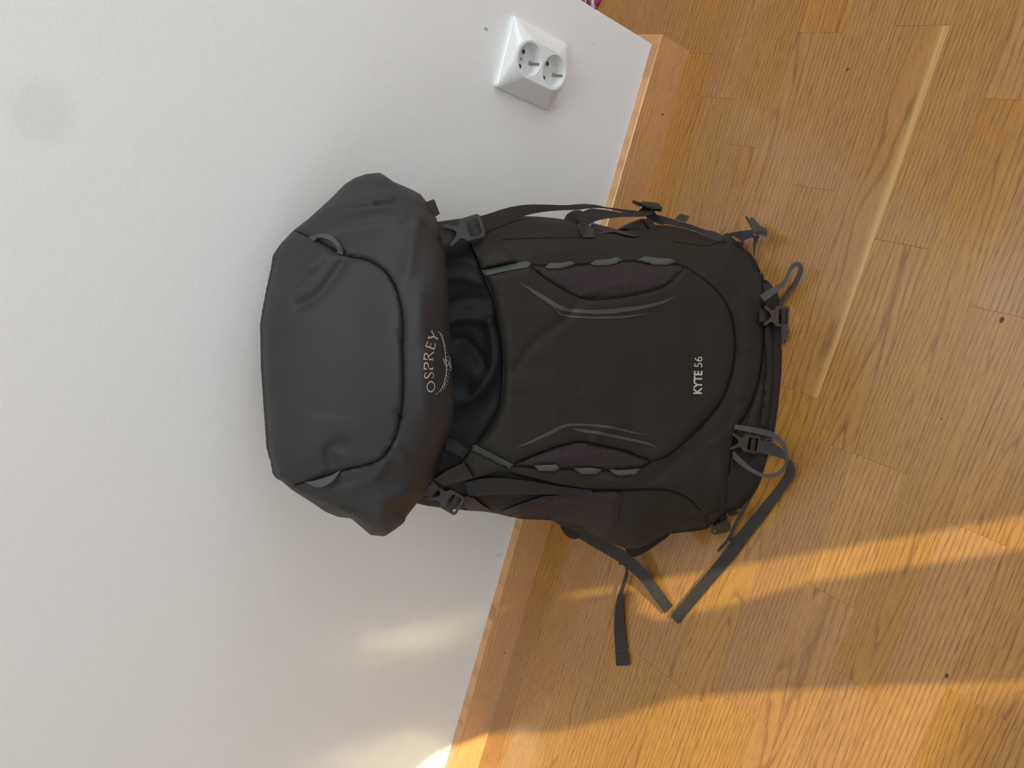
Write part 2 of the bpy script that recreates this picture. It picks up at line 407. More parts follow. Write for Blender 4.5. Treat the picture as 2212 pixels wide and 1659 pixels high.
for cx, cz, r, mt in ((0.2336, 0.0208, 0.0016, M['hole']), (-0.7247, 0.0206, 0.0013, M['hole'])):
    link('nail_hole', mesh('nail_hole', *disc(cx, cz, r, BY)), mt, bb, label='small dark nail hole')

# ------------------------------------------------------------------ wall socket
def rrect(w, h, r, n=8):
    out = []
    for cx, cy, a0 in ((w / 2 - r, h / 2 - r, 0), (-w / 2 + r, h / 2 - r, 90), (-w / 2 + r, -h / 2 + r, 180), (w / 2 - r, -h / 2 + r, 270)):
        for i in range(n):
            a = math.radians(a0 + 90 * i / (n - 1)); out.append((cx + r * math.cos(a), cy + r * math.sin(a)))
    return out


sock = link('wall_socket', None, label='white double wall socket with sloping cover above the oak baseboard', cat='socket')
SX, SZ = 0.2160, 0.2955
sock.location = (SX, WY, SZ)


def ringloft(rings):
    V, Fq = [], []
    n = len(rings[0])
    for r in rings: V += r
    for k in range(len(rings) - 1):
        for i in range(n):
            j = (i + 1) % n
            Fq.append((k * n + i, k * n + j, (k + 1) * n + j, (k + 1) * n + i))
    return V, Fq


FY = -0.023; RS = 0.0205; HS = 0.0235
N = 48
def ring_rect(w, h, r, y):
    pr = rrect(w, h, r, 12)
    return [(p[0], y, p[1]) for p in pr]
def ring_stad(rad, half, y):
    out = []
    for cx, cz, a0 in ((0, half, 0), (0, half, 90), (0, -half, 180), (0, -half, 270)):
        for i in range(12):
            a = math.radians(a0 + 90 * i / 11); out.append((cx + rad * math.cos(a), y, cz + rad * math.sin(a)))
    return out
rings = [ring_rect(0.0895, 0.1028, 0.004, 0.0), ring_rect(0.0895, 0.1028, 0.004, -0.0048), ring_rect(0.0875, 0.1008, 0.004, -0.0062), ring_stad(0.0250, HS, FY), ring_stad(0.0232, HS - 0.0002, FY - 0.0012)]
V, Fq = ringloft(rings)
outer = [(p[0], p[2]) for p in rings[-1]]
circ = [[(RS * math.cos(2 * math.pi * i / 32), c + RS * math.sin(2 * math.pi * i / 32)) for i in range(32)] for c in (HS - 0.0008, -HS + 0.0008)]
P2, T2 = cdt(outer, circ)
nb = len(V); V += [(p[0], FY - 0.0012, p[1]) for p in P2]; Fq += [tuple(t + nb) for t in T2]
me = mesh('cover', V, Fq)
link('cover', me, M['white_plastic'], sock)
for ci, c in enumerate((HS - 0.0008, -HS + 0.0008)):
    r0 = [(RS * math.cos(2 * math.pi * i / 32), FY - 0.0012, c + RS * math.sin(2 * math.pi * i / 32)) for i in range(32)]
    r0b = [(x * 0.985, FY - 0.0006, c + (z - c) * 0.985) for x, y, z in r0]
    r1 = [(x * 0.955, FY + 0.0168, c + (z - c) * 0.955) for x, y, z in r0]
    r2 = [(0.0, FY + 0.0168, c) for _ in r0]
    V, Fq = ringloft([r0, r0b, r1, r2]); me = mesh('socket_well', V, Fq, False)
    well = link('socket_well', me, M['white_plastic'], sock)
    fy = FY + 0.0166
    for sx in (-1, 1):
        Vr, Fr = ringloft([[(sx * 0.0095 + r * math.cos(2 * math.pi * i / 18), y, c + r * math.sin(2 * math.pi * i / 18)) for i in range(18)] for r, y in ((0.0042, fy), (0.0040, fy - 0.0012), (0.0031, fy - 0.0012), (0.0028, fy - 0.0002))])
        rim = link('pin_rim', mesh('pin_rim', Vr, Fr), M['white_plastic'], well)
        hv = [(sx * 0.0095 + 0.0028 * math.cos(2 * math.pi * i / 16), fy - 0.0003, c + 0.0028 * math.sin(2 * math.pi * i / 16)) for i in range(16)]
        link('pin_hole', mesh('pin_hole', hv, [tuple(range(16))]), M['hole'], well, label='dark round pin hole')
    if ci == 0:
        hv = [(0.0016 * math.cos(2 * math.pi * i / 14), fy - 0.0007, c + 0.0016 * math.sin(2 * math.pi * i / 14)) for i in range(14)] + [(0.0016 * math.cos(2 * math.pi * i / 14), fy, c + 0.0016 * math.sin(2 * math.pi * i / 14)) for i in range(14)]
        link('screw', mesh('screw', hv, [tuple(range(14))] + [(i, i + 14, (i + 1) % 14 + 14, (i + 1) % 14) for i in range(14)]), M['steel'], well, label='small steel screw head')
    for sz in (-1, 1):
        zc = c + sz * RS * 0.90
        v, f = box_geo(-0.0016, 0.0016, FY + 0.0015, fy, min(zc, zc + sz * 0.0012), max(zc, zc + sz * 0.0012))
        v2, f2 = box_geo(-0.0024, 0.0024, fy - 0.0008, fy, min(zc - sz * 0.005, zc), max(zc - sz * 0.005, zc))
        link('earth_clip', mesh('earth_clip', v + v2, f + [tuple(i + 8 for i in q) for q in f2]), M['steel'], well, label='steel earth clip')

# ------------------------------------------------------------------ pack frame and camera rays (used to set out the pack's outlines)
YAW = math.radians(16); LEAN = math.tan(math.radians(14))
P0 = np.array([-0.116, 0.495, 0.0])
ru = np.array([math.cos(YAW), math.sin(YAW), 0.0]); nv = np.array([-math.sin(YAW), math.cos(YAW), 0.0]); NL = nv - LEAN * np.array([0, 0, 1.0])


def rays(p):
    p = np.asarray(p, float).reshape(-1, 2)
    return np.c_[p[:, 0] - 1106, p[:, 1] - 829.5, np.full(len(p), F)] @ R


def s_d(p, d):      # ray length to the plane at pack depth d
    D = rays(p)
    return (np.asarray(d) - NL @ (CAM - P0)) / (D @ NL)


def s_z(p, z):
    return (np.asarray(z) - 1.0) / rays(p)[:, 2]


def pt(p, s):
    return CAM + rays(p) * np.asarray(s)[:, None]


def depth_of(P):
    return (np.asarray(P) - P0) @ NL


TREES = []


def register(me, P_off):
    vs = [Vector(v.co) + Vector(P_off) for v in me.vertices]
    TREES.append(BVHTree.FromPolygons(vs, [tuple(p.vertices) for p in me.polygons]))


def surf(p, skip=()):
    """first hit of the built pack along each ray, nan where none"""
    D = rays(p); out = np.full(len(D), np.nan); o = Vector(CAM)
    for i, d in enumerate(D):
        L = np.linalg.norm(d); dv = Vector(d / L)
        best = None
        for k, t in enumerate(TREES):
            if k in skip: continue
            h = t.ray_cast(o, dv)
            if h[0] is not None and (best is None or h[3] < best): best = h[3]
        if best is not None: out[i] = best / L
    if np.isnan(out).any() and (~np.isnan(out)).any():
        q = np.asarray(p, float).reshape(-1, 2); good = ~np.isnan(out)
        for i in np.where(~good)[0]:
            j = np.argmin(((q[good] - q[i]) ** 2).sum(1)); out[i] = out[good][j]
    return out


def resample(poly, step, closed=True):
    P = np.asarray(poly, float)
    if closed: P = np.vstack([P, P[:1]])
    L = np.r_[0, np.cumsum(np.linalg.norm(np.diff(P[:, :2], axis=0), axis=1))]
    n = max(3 if closed else 2, int(round(L[-1] / step)) + (0 if closed else 1))
    t = np.linspace(0, L[-1], n, endpoint=not closed)
    return np.stack([np.interp(t, L, P[:, k]) for k in range(P.shape[1])], 1)


def smoothpoly(poly, it=2, closed=True):
    P = np.asarray(poly, float)
    for _ in range(it):
        if closed:
            Q = np.roll(P, -1, 0); P = np.stack([0.75 * P + 0.25 * Q, 0.25 * P + 0.75 * Q], 1).reshape(-1, P.shape[1])
        else:
            A, B = P[:-1], P[1:]
            P = np.vstack([P[:1], np.stack([0.75 * A + 0.25 * B, 0.25 * A + 0.75 * B], 1).reshape(-1, P.shape[1])[1:-1], P[-1:]])
    return P


def segdist(p, poly, closed=True):
    p = np.asarray(p, float)[:, :2]; P = np.asarray(poly, float)[:, :2]
    A = P if closed else P[:-1]; B = np.roll(P, -1, 0) if closed else P[1:]
    best = np.full(len(p), 1e9)
    for a, b_ in zip(A, B):
        ab = b_ - a; L2 = ab @ ab + 1e-12
        t = np.clip(((p - a) @ ab) / L2, 0, 1)
        best = np.minimum(best, np.linalg.norm(p - a - t[:, None] * ab, axis=1))
    return best


def gridpts(outer, holes, step):
    o = np.asarray(outer)[:, :2]; x0, y0 = o.min(0); x1, y1 = o.max(0)
    pts = []; r = 0; y = y0
    while y < y1:
        xs = np.arange(x0 + (step / 2 if r % 2 else 0), x1, step); pts.append(np.c_[xs, np.full(len(xs), y)]); y += step * 0.866; r += 1
    p = np.vstack(pts); p = p[inpoly(p, o)]
    if len(p): p = p[segdist(p, o) > 0.55 * step]
    for h in holes:
        if len(p): p = p[~inpoly(p, np.asarray(h)[:, :2])]
        if len(p): p = p[segdist(p, h) > 0.55 * step]
    return p


def dome(t):
    t = np.clip(t, 0, 1); return np.sqrt(1 - (1 - t) ** 2)


def creases(p, lst):
    out = np.zeros(len(p))
    for line, w, a in lst:
        out += a * np.exp(-(segdist(p, smoothpoly(line, 3, False) if len(line) > 2 else line, False) / w) ** 2)
    return out


ROOT = bpy.data.objects.new('backpack', None); COL.objects.link(ROOT)
ROOT.location = P0
ROOT['label'] = 'dark charcoal trekking backpack with loose straps leaning on the white wall'
ROOT['category'] = 'backpack'


def loc(v): return np.asarray(v) - P0


def sheet(name, outer, mat, sfun, thick, holes=(), step=8.0, smooth=0, parent=ROOT, label=None, reg=False, backfun=None, flat=False):
    """a solid with the given outline; sfun gives the front surface along the rays, thick its depth (or backfun the back points)"""
    o = np.asarray(outer, float)
    if smooth: o = smoothpoly(o, smooth)
    o = resample(o, step) if not flat else o
    hs = [np.asarray(h, float) for h in holes]
    inner = gridpts(o, hs, step) if not flat else np.zeros((0, 2))
    P, T = cdt(o[:, :2], [h[:, :2] for h in hs], inner)
    s = sfun(P, o); front = pt(P, s)
    if backfun is not None: back = backfun(P, o, front)
    else:
        D = rays(P); back = front + D / np.linalg.norm(D, axis=1)[:, None] * thick
    back[:, 2] = np.maximum(back[:, 2], 0.0015); front[:, 2] = np.maximum(front[:, 2], 0.002)
    n = len(P)
    Fc = [tuple(t) for t in T] + [tuple(t[::-1] + n) for t in T] + [(b_, a, a + n, b_ + n) for a, b_ in bedges(T)]
    me = mesh(name, np.vstack([loc(front), loc(back)]), Fc, smooth=not flat)
    uvl = me.uv_layers.new(name='uv')
    vi = np.zeros(len(me.loops), dtype=np.int32); me.loops.foreach_get('vertex_index', vi)
    uv = np.vstack([P, P])[vi] * 0.00045
    uvl.data.foreach_set('uv', uv.astype(np.float32).ravel())
    if not flat: shade_auto(me)
    ob = link(name, me, mat, parent, label)
    if reg: register(me, P0)
    return ob


def shade_auto(me, ang=50):
    bm = bmesh.new(); bm.from_mesh(me); bm.normal_update()
    for e in bm.edges:
        if len(e.link_faces) == 2 and e.calc_face_angle(0) > math.radians(ang): e.smooth = False
    bm.to_mesh(me); bm.free()


def on_surf(off=0.001, edge=0.0, r=10.0, crs=(), skip=()):
    def f(P, o):
        s = surf(P, skip); L = np.linalg.norm(rays(P), axis=1)
        h = off + edge * dome(segdist(P, o) / r) if edge else off
        return s - (h + (creases(P, crs) if crs else 0)) / L
    return f


def ribbon(name, A, B, mat, pos, thick=0.0016, step=7.0, cols=3, parent=ROOT, label=None, smooth=1, reg=False):
    """strap between two edge lines; pos(points, t) gives ray lengths, t running 0..1 along the strap"""
    A = smoothpoly(A, smooth, False) if smooth else np.asarray(A, float)
    B = smoothpoly(B, smooth, False) if smooth else np.asarray(B, float)
    def rs(P, n):
        L = np.r_[0, np.cumsum(np.linalg.norm(np.diff(P, axis=0), axis=1))]; t = np.linspace(0, L[-1], n)
        return np.stack([np.interp(t, L, P[:, k]) for k in range(2)], 1), L[-1]
    LA = np.linalg.norm(np.diff(A, axis=0), axis=1).sum()
    n = max(3, int(LA / step)); A, _ = rs(A, n); B, _ = rs(B, n)
    P = np.stack([A + (B - A) * w for w in np.linspace(0, 1, cols + 1)], 1).reshape(-1, 2); c = cols + 1
    t = np.repeat(np.linspace(0, 1, n), c)
    s = pos(P, t); front = pt(P, s); D = rays(P); D /= np.linalg.norm(D, axis=1)[:, None]
    front[:, 2] = np.maximum(front[:, 2], 0.0022)
    back = front + D * thick; back[:, 2] = np.maximum(back[:, 2], 0.0004)
    m_ = n * c; Fq = []
    for i in range(n - 1):
        for j in range(cols):
            a = i * c + j
            Fq.append((a, a + c, a + c + 1, a + 1)); Fq.append((a + m_, a + 1 + m_, a + c + 1 + m_, a + c + m_))
        a = i * c; Fq.append((a, a + m_, a + c + m_, a + c)); a = i * c + cols; Fq.append((a, a + c, a + c + m_, a + m_))
    for j in range(cols):
        a = j; Fq.append((a, a + 1, a + 1 + m_, a + m_)); a = (n - 1) * c + j; Fq.append((a + 1, a, a + m_, a + 1 + m_))
    me = mesh(name, np.vstack([loc(front), loc(back)]), Fq, True)
    bm = bmesh.new(); bm.from_mesh(me); bmesh.ops.recalc_face_normals(bm, faces=bm.faces[:]); bm.to_mesh(me); bm.free()
    shade_auto(me)
    run = np.repeat(np.r_[0, np.cumsum(np.linalg.norm(np.diff(front.reshape(n, c, 3)[:, c // 2], axis=0), axis=1))], c)
    wid = np.tile(np.linspace(0, 0.02, c), n)
    uvl = me.uv_layers.new(name='uv'); vi = np.zeros(len(me.loops), dtype=np.int32); me.loops.foreach_get('vertex_index', vi)
    uvl.data.foreach_set('uv', np.vstack([np.c_[run, wid]] * 2)[vi].astype(np.float32).ravel())
    ob = link(name, me, mat, parent, label)
    if reg: register(me, P0)
    return ob


def center(path, w):
    """edge lines either side of a centre line of width w pixels (number or list)"""
    P = smoothpoly(path, 2, False); n = len(P)
    T = np.gradient(P, axis=0); T /= np.linalg.norm(T, axis=1)[:, None] + 1e-9
    Nn = np.c_[-T[:, 1], T[:, 0]]
    ww = np.interp(np.linspace(0, 1, n), np.linspace(0, 1, len(w)), w) if hasattr(w, '__len__') else np.full(n, w)
    return P + Nn * ww[:, None] / 2, P - Nn * ww[:, None] / 2


def by_drape(off, skip=()):
    return lambda P, t: surf(P, skip) - off / np.linalg.norm(rays(P), axis=1)


def by_d(ts, ds):
    return lambda P, t: s_d(P, np.interp(t, ts, ds))


def by_z(ts, zs):
    return lambda P, t: s_z(P, np.interp(t, ts, zs))


# ------------------------------------------------------------------ main compartment
body = [(880, 500, .085), (900, 486, .09), (958, 477, .10), (1033, 467, .105), (1144, 466, .11), (1219, 473, .115), (1255, 485, .12), (1300, 492, .12), (1330, 497, .12), (1365, 490, .12), (1430, 484, .125), (1480, 493, .125),
        (1510, 503, .125), (1541, 516, .12), (1563, 511, .11), (1585, 510, .10), (1606, 524, .09), (1627, 550, .075), (1647, 591, .06), (1674, 622, None), (1684.6, 646, None), (1690, 690, None), (1687, 750, None), (1684, 816, None),
        (1679, 863, None), (1671, 932, None), (1656, 991, None), (1643, 1041, None), (1621, 1080, None), (1604, 1098, None), (1578, 1104, None), (1560, 1115, None), (1535, 1140, .085), (1500, 1147, .09), (1474, 1150, .095), (1448, 1152, .10), (1425, 1160, .10), (1398, 1178, .10),
        (1372, 1187, .105), (1347, 1184, .11), (1310, 1170, .115), (1280, 1150, .12), (1255, 1130, .12), (1210, 1123, .115), (1169, 1122, .115), (1114, 1120, .11), (1061, 1106, .105), (996, 1102, .10), (899, 1090, .095), (870, 1070, .09), (850, 900, .08), (850, 640, .08)]


def fill_d(poly):
    out = []
    for x, y, d in poly:
        if d is None:
            P = pt([(x, y)], s_z([(x, y)], 0.003)); d = float(depth_of(P)[0])
        out.append((x, y, d))
    return out


body = np.array(fill_d(body))


def idw(P, o, pw=3):
    D = np.linalg.norm(P[:, None, :] - o[None, :, :2], axis=2) + 1e-3
    w = 1 / D ** pw
    return (w * o[None, :, 2]).sum(1) / w.sum(1)


FRONTX = ([800, 900, 960, 1010, 1060, 1100, 1200, 1300, 1400, 1500, 1560, 1600, 1640, 1690], [.06, .055, .05, .045, .032, .022, .010, .006, .004, .004, .006, .010, .012, .012])


def body_s(P, o):
    dc = idw(P, o); df = np.interp(P[:, 0], *FRONTX)
    f = 1 - dome(segdist(P, o) / 135.0)
    d = df + (dc - df) * f
    return s_d(P, d)


def body_back(P, o, front):
    d = depth_of(front); f = dome(segdist(P, o) / 90.0); dc = idw(P, o)
    z = front[:, 2]
    db = np.interp(z, [0, .1, .3, .55], [.225, .215, .195, .150])
    nd = np.where(segdist(P, o) < 1e-6, d, dc + (db - dc) * f)
    return front + nv[None, :] * (np.maximum(nd, d + 0.0) - d)[:, None]


sheet('main_compartment', body, M['body'], body_s, 0, step=9.0, smooth=1, reg=True, backfun=body_back)

# ---- back panel and hip belt behind the pack
def slab_uv(name, pts, d0, d1, mat, label=None):
    P, T = cdt(pts); n = len(P)
    def W3(p, d): return np.outer(p[:, 0], ru) + np.outer(d + p[:, 1] * LEAN, nv) + np.outer(p[:, 1], [0, 0, 1.0])
    V = np.vstack([W3(P, np.full(n, d0)), W3(P, np.full(n, d1))])
    return link(name, mesh(name, V, [tuple(t) for t in T] + [tuple(t[::-1] + n) for t in T] + [(b_, a, a + n, b_ + n) for a, b_ in bedges(T)]), mat, ROOT, label)


slab_uv('back_panel', [(-.13, .03), (.13, .03), (.15, .2), (.14, .44), (.08, .47), (-.08, .47), (-.14, .44), (-.15, .2)], .14, .195, M['base'], 'black padded back panel')

# ---- collar under the lid
collar = [(900, 500), (958, 482), (1008, 488), (1022, 520), (1034, 560), (1046, 592), (1062, 622), (1076, 680), (1088, 745), (1092, 800), (1087, 860), (1077, 892), (1054, 932), (1032, 966), (1012, 1000), (985, 1030), (960, 1060), (930, 1080), (900, 1080), (880, 900), (880, 650)]
ccr = [([(962, 700), (985, 690), (1020, 688), (1055, 692)], 9, .008), ([(1058, 700), (1072, 745), (1066, 800), (1042, 840), (1012, 862), (985, 868)], 14, .014), ([(965, 600), (1000, 598), (1040, 610)], 10, .006), ([(970, 740), (1000, 728), (1030, 760), (1046, 790)], 10, -.007),
       ([(966, 760), (1005, 790), (1040, 830)], 22, .008), ([(960, 930), (990, 960), (1010, 990)], 8, .006), ([(975, 560), (1010, 560), (1030, 575)], 8, .005), ([(968, 660), (1010, 640), (1050, 650)], 12, -.006), ([(990, 905), (1030, 900), (1060, 870)], 12, -.003), ([(955, 985), (968, 1020)], 6, .005)]
sheet('collar', collar, M['collar'], on_surf(0.001, 0.004, 16, [(l_, w_ * 1.1, a_ * 0.6) for l_, w_, a_ in ccr]), 0.006, step=6.5, smooth=1, reg=True, label='black nylon collar gathered in folds')

# ---- front panel (flaps and lower front in one cloth)
panel = [(1040, 584), (1030, 552), (1090, 516), (1180, 513), (1257, 512), (1330, 510), (1400, 514), (1440, 519), (1500, 528), (1530, 531), (1550, 526), (1566, 517), (1600, 531), (1627, 552), (1645, 590), (1650, 660), (1649, 750), (1638, 830), (1612, 895), (1592, 918),
         (1580, 960), (1573, 1020), (1567, 1100), (1545, 1110), (1520, 1108), (1505, 1095), (1490, 1078), (1470, 1066), (1440, 1058), (1400, 1056), (1340, 1060), (1300, 1058), (1255, 1054), (1200, 1046), (1140, 1030), (1085, 1018), (1022, 1030), (1000, 998), (1022, 965), (1060, 930), (1085, 860), (1088, 760), (1070, 660)]
pcr = [([(1560, 700), (1590, 760), (1600, 850)], 14, .004), ([(1590, 760), (1640, 768)], 4, -.002), ([(1600, 880), (1585, 930), (1540, 960)], 8, .004), ([(1455, 1060), (1430, 1010), (1420, 985)], 10, .004), ([(1385, 985), (1440, 985), (1500, 960), (1560, 900)], 12, .003),
       ([(1400, 1040), (1460, 1000), (1520, 940)], 12, -.004), ([(1320, 1040), (1380, 1020)], 10, .003), ([(1550, 930), (1560, 1000), (1550, 1080)], 14, .004), ([(1530, 1010), (1500, 970)], 10, -.004), ([(1445, 560), (1500, 600), (1545, 660)], 16, .003), ([(1430, 540), (1470, 545), (1500, 570)], 10, -.002),
       ([(1150, 545), (1280, 540), (1420, 545)], 14, .005), ([(1130, 1020), (1240, 1036), (1360, 1040)], 9, .004), ([(1610, 640), (1620, 740), (1605, 850)], 14, .005)]
sheet('front_panel', panel, M['panel'], on_surf(0.002, 0.007, 14, pcr), 0.005, step=7, smooth=1, reg=True)

# ---- mesh gussets
gus_r = [(1148, 574), (1180, 578), (1240, 576), (1290, 572), (1345, 566), (1400, 570), (1445, 572), (1480, 576), (1462, 597), (1440, 617), (1400, 631), (1330, 644), (1270, 648), (1235, 636), (1180, 604)]
sheet('mesh_gusset', gus_r, M['mesh'], on_surf(0.0005, 0.004, 14, [([(1250, 640), (1300, 622), (1360, 610)], 7, .003)]), 0.003, step=6, reg=True, label='plum ribbed stretch mesh gusset')
gus_l = [(1108, 1006), (1150, 984), (1200, 965), (1240, 953), (1265, 953), (1300, 962), (1345, 972), (1404, 995), (1385, 1008), (1330, 1013), (1270, 1012), (1200, 1008), (1150, 1008)]
sheet('mesh_gusset', gus_l, M['mesh'], on_surf(0.0005, 0.004, 12, [([(1180, 990), (1260, 985), (1330, 975)], 7, .003)]), 0.003, step=6, reg=True, label='plum ribbed stretch mesh gusset')

# ---- black side panel behind the left straps
sheet('side_panel', [(985, 1075), (1000, 1036), (1040, 1024), (1085, 1020), (1140, 1032), (1200, 1048), (1282, 1060), (1240, 1070), (1170, 1084), (1098, 1111), (1062, 1106), (1000, 1102)], M['collar'], on_surf(0.0006, 0.002, 8, [([(1070, 1100), (1130, 1082), (1230, 1066)], 6, .003)]), 0.003, step=6, reg=True, label='black nylon side panel')
# ---- front pocket
pocket = [(1040, 585), (1090, 580), (1142, 574), (1180, 601), (1234, 633), (1270, 645), (1330, 641), (1400, 628), (1440, 615), (1478, 574), (1500, 589), (1530, 611), (1560, 641), (1580, 681), (1588, 740), (1582, 800), (1560, 862), (1530, 901), (1480, 951), (1440, 986), (1405, 997), (1345, 974), (1290, 963), (1262, 957),
          (1240, 957), (1200, 968), (1150, 986), (1108, 1004), (1065, 984), (1027, 963), (1052, 930), (1075, 890), (1085, 860), (1090, 800), (1084, 745), (1072, 680), (1060, 622)]
kcr = [([(1255, 640), (1225, 690), (1160, 730), (1110, 800)], 10, -.0035), ([(1120, 800), (1180, 790), (1250, 830)], 16, -.003), ([(1260, 950), (1220, 900), (1170, 870), (1110, 850)], 14, -.004), ([(1290, 700), (1330, 760), (1300, 830)], 40, .003), ([(1280, 955), (1300, 930), (1330, 920)], 8, .003), ([(1430, 640), (1460, 700), (1500, 720)], 18, -.002), ([(1500, 680), (1520, 760), (1500, 860)], 20, -.003)]
sheet('front_pocket', pocket, M['pocket'], on_surf(0.001, 0.011, 24, kcr), 0.006, step=6.5, smooth=0, reg=True)

# dark seam round the pocket
seam = [(1480, 575), (1502, 589), (1532, 611), (1562, 641), (1582, 681), (1590, 740), (1584, 800), (1562, 863), (1532, 903), (1482, 953), (1442, 988), (1406, 998)]
A, B = center(seam, [3, 4, 4, 5, 5, 5, 6, 6, 4, 2]); ribbon('seam_or_shade_strip', A, B, M['seam'], by_drape(0.0012), 0.001, label='dark seam piping or painted shade strip')
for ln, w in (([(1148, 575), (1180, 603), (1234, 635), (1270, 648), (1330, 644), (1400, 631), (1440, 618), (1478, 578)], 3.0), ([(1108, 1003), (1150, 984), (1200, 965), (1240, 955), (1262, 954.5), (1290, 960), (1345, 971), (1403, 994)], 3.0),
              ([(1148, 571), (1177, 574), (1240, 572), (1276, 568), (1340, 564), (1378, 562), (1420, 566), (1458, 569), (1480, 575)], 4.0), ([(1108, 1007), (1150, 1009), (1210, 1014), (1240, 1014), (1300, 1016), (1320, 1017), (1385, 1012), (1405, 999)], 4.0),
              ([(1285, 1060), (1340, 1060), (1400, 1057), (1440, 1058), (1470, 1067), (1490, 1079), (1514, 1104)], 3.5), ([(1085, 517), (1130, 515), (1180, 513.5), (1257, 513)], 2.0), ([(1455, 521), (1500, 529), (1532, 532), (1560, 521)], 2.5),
              ([(1100, 1022), (1140, 1031), (1200, 1047), (1255, 1056), (1290, 1060)], 3.0), ([(1646, 592), (1651, 660), (1650, 750), (1640, 828), (1614, 895), (1594, 918), (1582, 960), (1575, 1020), (1569, 1085)], 4.0)):  # last strip paints the shade under the front panel; the others are seams
    A, B = center(ln, w); ribbon('seam_or_shade_strip', A, B, M['seam'], by_drape(0.0010), 0.001, label='dark seam piping or painted shade strip')

# ---- lid
lid = [(567.7, 728, .135), (567, 700, .135), (572, 667, .135), (581.6, 617, .135), (591, 576, .13), (595.5, 545, .13), (606.5, 528, .125), (631.5, 499.5, .12), (673, 467.6, .115), (717.5, 426, .11), (745, 398, .105), (767, 384, .10), (790, 376, .095), (820, 372.7, .09), (834, 381, .085), (850.6, 393, .08), (886.6, 408, .075), (909, 420, .07),
       (920, 434, .065), (934, 456.5, .06), (945, 476, .05), (950.4, 506, .04), (961.5, 548, .025), (965.7, 590, .015), (970, 659, .008), (972.6, 742, .004), (974, 768, .004), (978, 823, .005), (982, 879, .008), (978, 912, .012), (956, 967, .03), (942, 1006, .045), (936.6, 1039, .055), (917, 1070, .065), (897.7, 1091, .075), (877, 1117, .085), (874, 1128, .088),
       (855, 1143, .09), (831, 1159, .095), (800.7, 1156, .10), (778.5, 1137, .105), (759, 1120, .105), (731, 1117, .11), (703.6, 1106, .115), (673, 1085, .12), (631.5, 1059, .125), (606.6, 1038, .13), (595.5, 1034, .13), (590, 1003, .13), (581.6, 976, .132), (574.7, 879, .135), (569, 795, .135)]
lid = np.array(lid)
seam_l = [(637, 498), (665, 509), (700, 526), (745, 553), (784, 557.7), (806, 566), (831, 584), (848, 606), (859, 634), (867, 667), (870, 700), (868.6, 756), (870, 768), (871, 823), (870, 865), (863, 917), (850.6, 953), (834, 981), (812, 998), (784, 1006), (745, 1015), (731, 1019), (659, 1042), (637, 1048)]
lcr = [(seam_l, 5, -.0035), ([(700, 500), (745, 480), (800, 468), (860, 465), (905, 468)], 14, .004), ([(735, 475), (790, 452), (850, 450)], 10, -.003), ([(640, 480), (700, 455), (770, 430), (840, 425)], 12, .004), ([(650, 660), (690, 640), (740, 570)], 12, -.004), ([(612, 640), (650, 590), (690, 560)], 14, .003),
       ([(605, 1040), (640, 1060), (700, 1080), (760, 1110), (800, 1130)], 8, .005), ([(690, 1060), (740, 1065), (800, 1040), (830, 1000)], 14, .004), ([(720, 1000), (705, 970), (740, 960)], 14, -.004), ([(760, 1080), (830, 1090), (880, 1060)], 18, .004), ([(905, 640), (915, 760), (918, 880)], 25, .004), ([(880, 590), (890, 520), (910, 470)], 16, .003),
       ([(855, 890), (868, 900)], 7, -.003), ([(860, 720), (870, 740)], 7, -.002), ([(848, 960), (870, 985)], 8, .003)]


def lid_s(P, o):
    dc = idw(P, o, 2.5); dist = segdist(P, o)
    d = dc - 0.060 * dome(dist / 150.0)
    s = s_d(P, d); L = np.linalg.norm(rays(P), axis=1)
    return s - 1.5 * creases(P, lcr) * np.clip(dist / 12, 0, 1) / L


def lid_back(P, o, front):
    d = depth_of(front); dc = idw(P, o, 2.5); f = dome(segdist(P, o) / 120.0)
    nd = np.where(segdist(P, o) < 1e-6, d, np.maximum(dc, d) + 0.012 * f)
    return front + nv[None, :] * (nd - d)[:, None] + np.array([0, 0, -0.012])[None, :] * f[:, None]


LID = sheet('lid', lid, M['lidfab'], lid_s, 0, step=6.5, smooth=0, reg=True, backfun=lid_back, label='graphite grey domed top lid')
A, B = center(seam_l, 3.0); ribbon('seam_or_shade_strip', A, B, M['seam'], by_drape(0.0014), 0.001, parent=LID, label='dark curved seam on the lid')

# gear loops on the lid
o1 = [(666, 512), (680, 506.5), (695, 503.6), (717.5, 507.8), (731, 523), (738, 535), (742, 545), (740, 551)]; i1 = [(678, 521.6), (684, 515), (694, 512.5), (712, 517.5), (722, 527), (728, 536), (729, 543), (727, 546)]
ribbon('gear_loop', o1, i1, M['loop'], lambda P, t: surf(P) - (0.002 + 0.010 * np.sin(np.pi * t)) / np.linalg.norm(rays(P), axis=1), 0.0014, step=5, parent=LID, label='grey tape gear loop')
o1 = [(658, 1041), (668, 1046), (681, 1053), (695, 1052.5), (710, 1046), (721, 1038), (736, 1017)]; i1 = [(660, 1040.5), (673, 1039.5), (684, 1037), (695, 1034), (707, 1030), (718, 1025.6), (734, 1016)]
ribbon('gear_loop', o1, i1, M['loop'], lambda P, t: surf(P) - (0.002 + 0.012 * np.sin(np.pi * t)) / np.linalg.norm(rays(P), axis=1), 0.0014, step=5, parent=LID, label='grey tape gear loop')
sheet('side_tab', [(918, 437), (938, 430), (950.4, 462), (941, 468), (930, 460)], M['web'], lambda P, o: s_d(P, 0.055), 0.002, step=5, parent=LID)

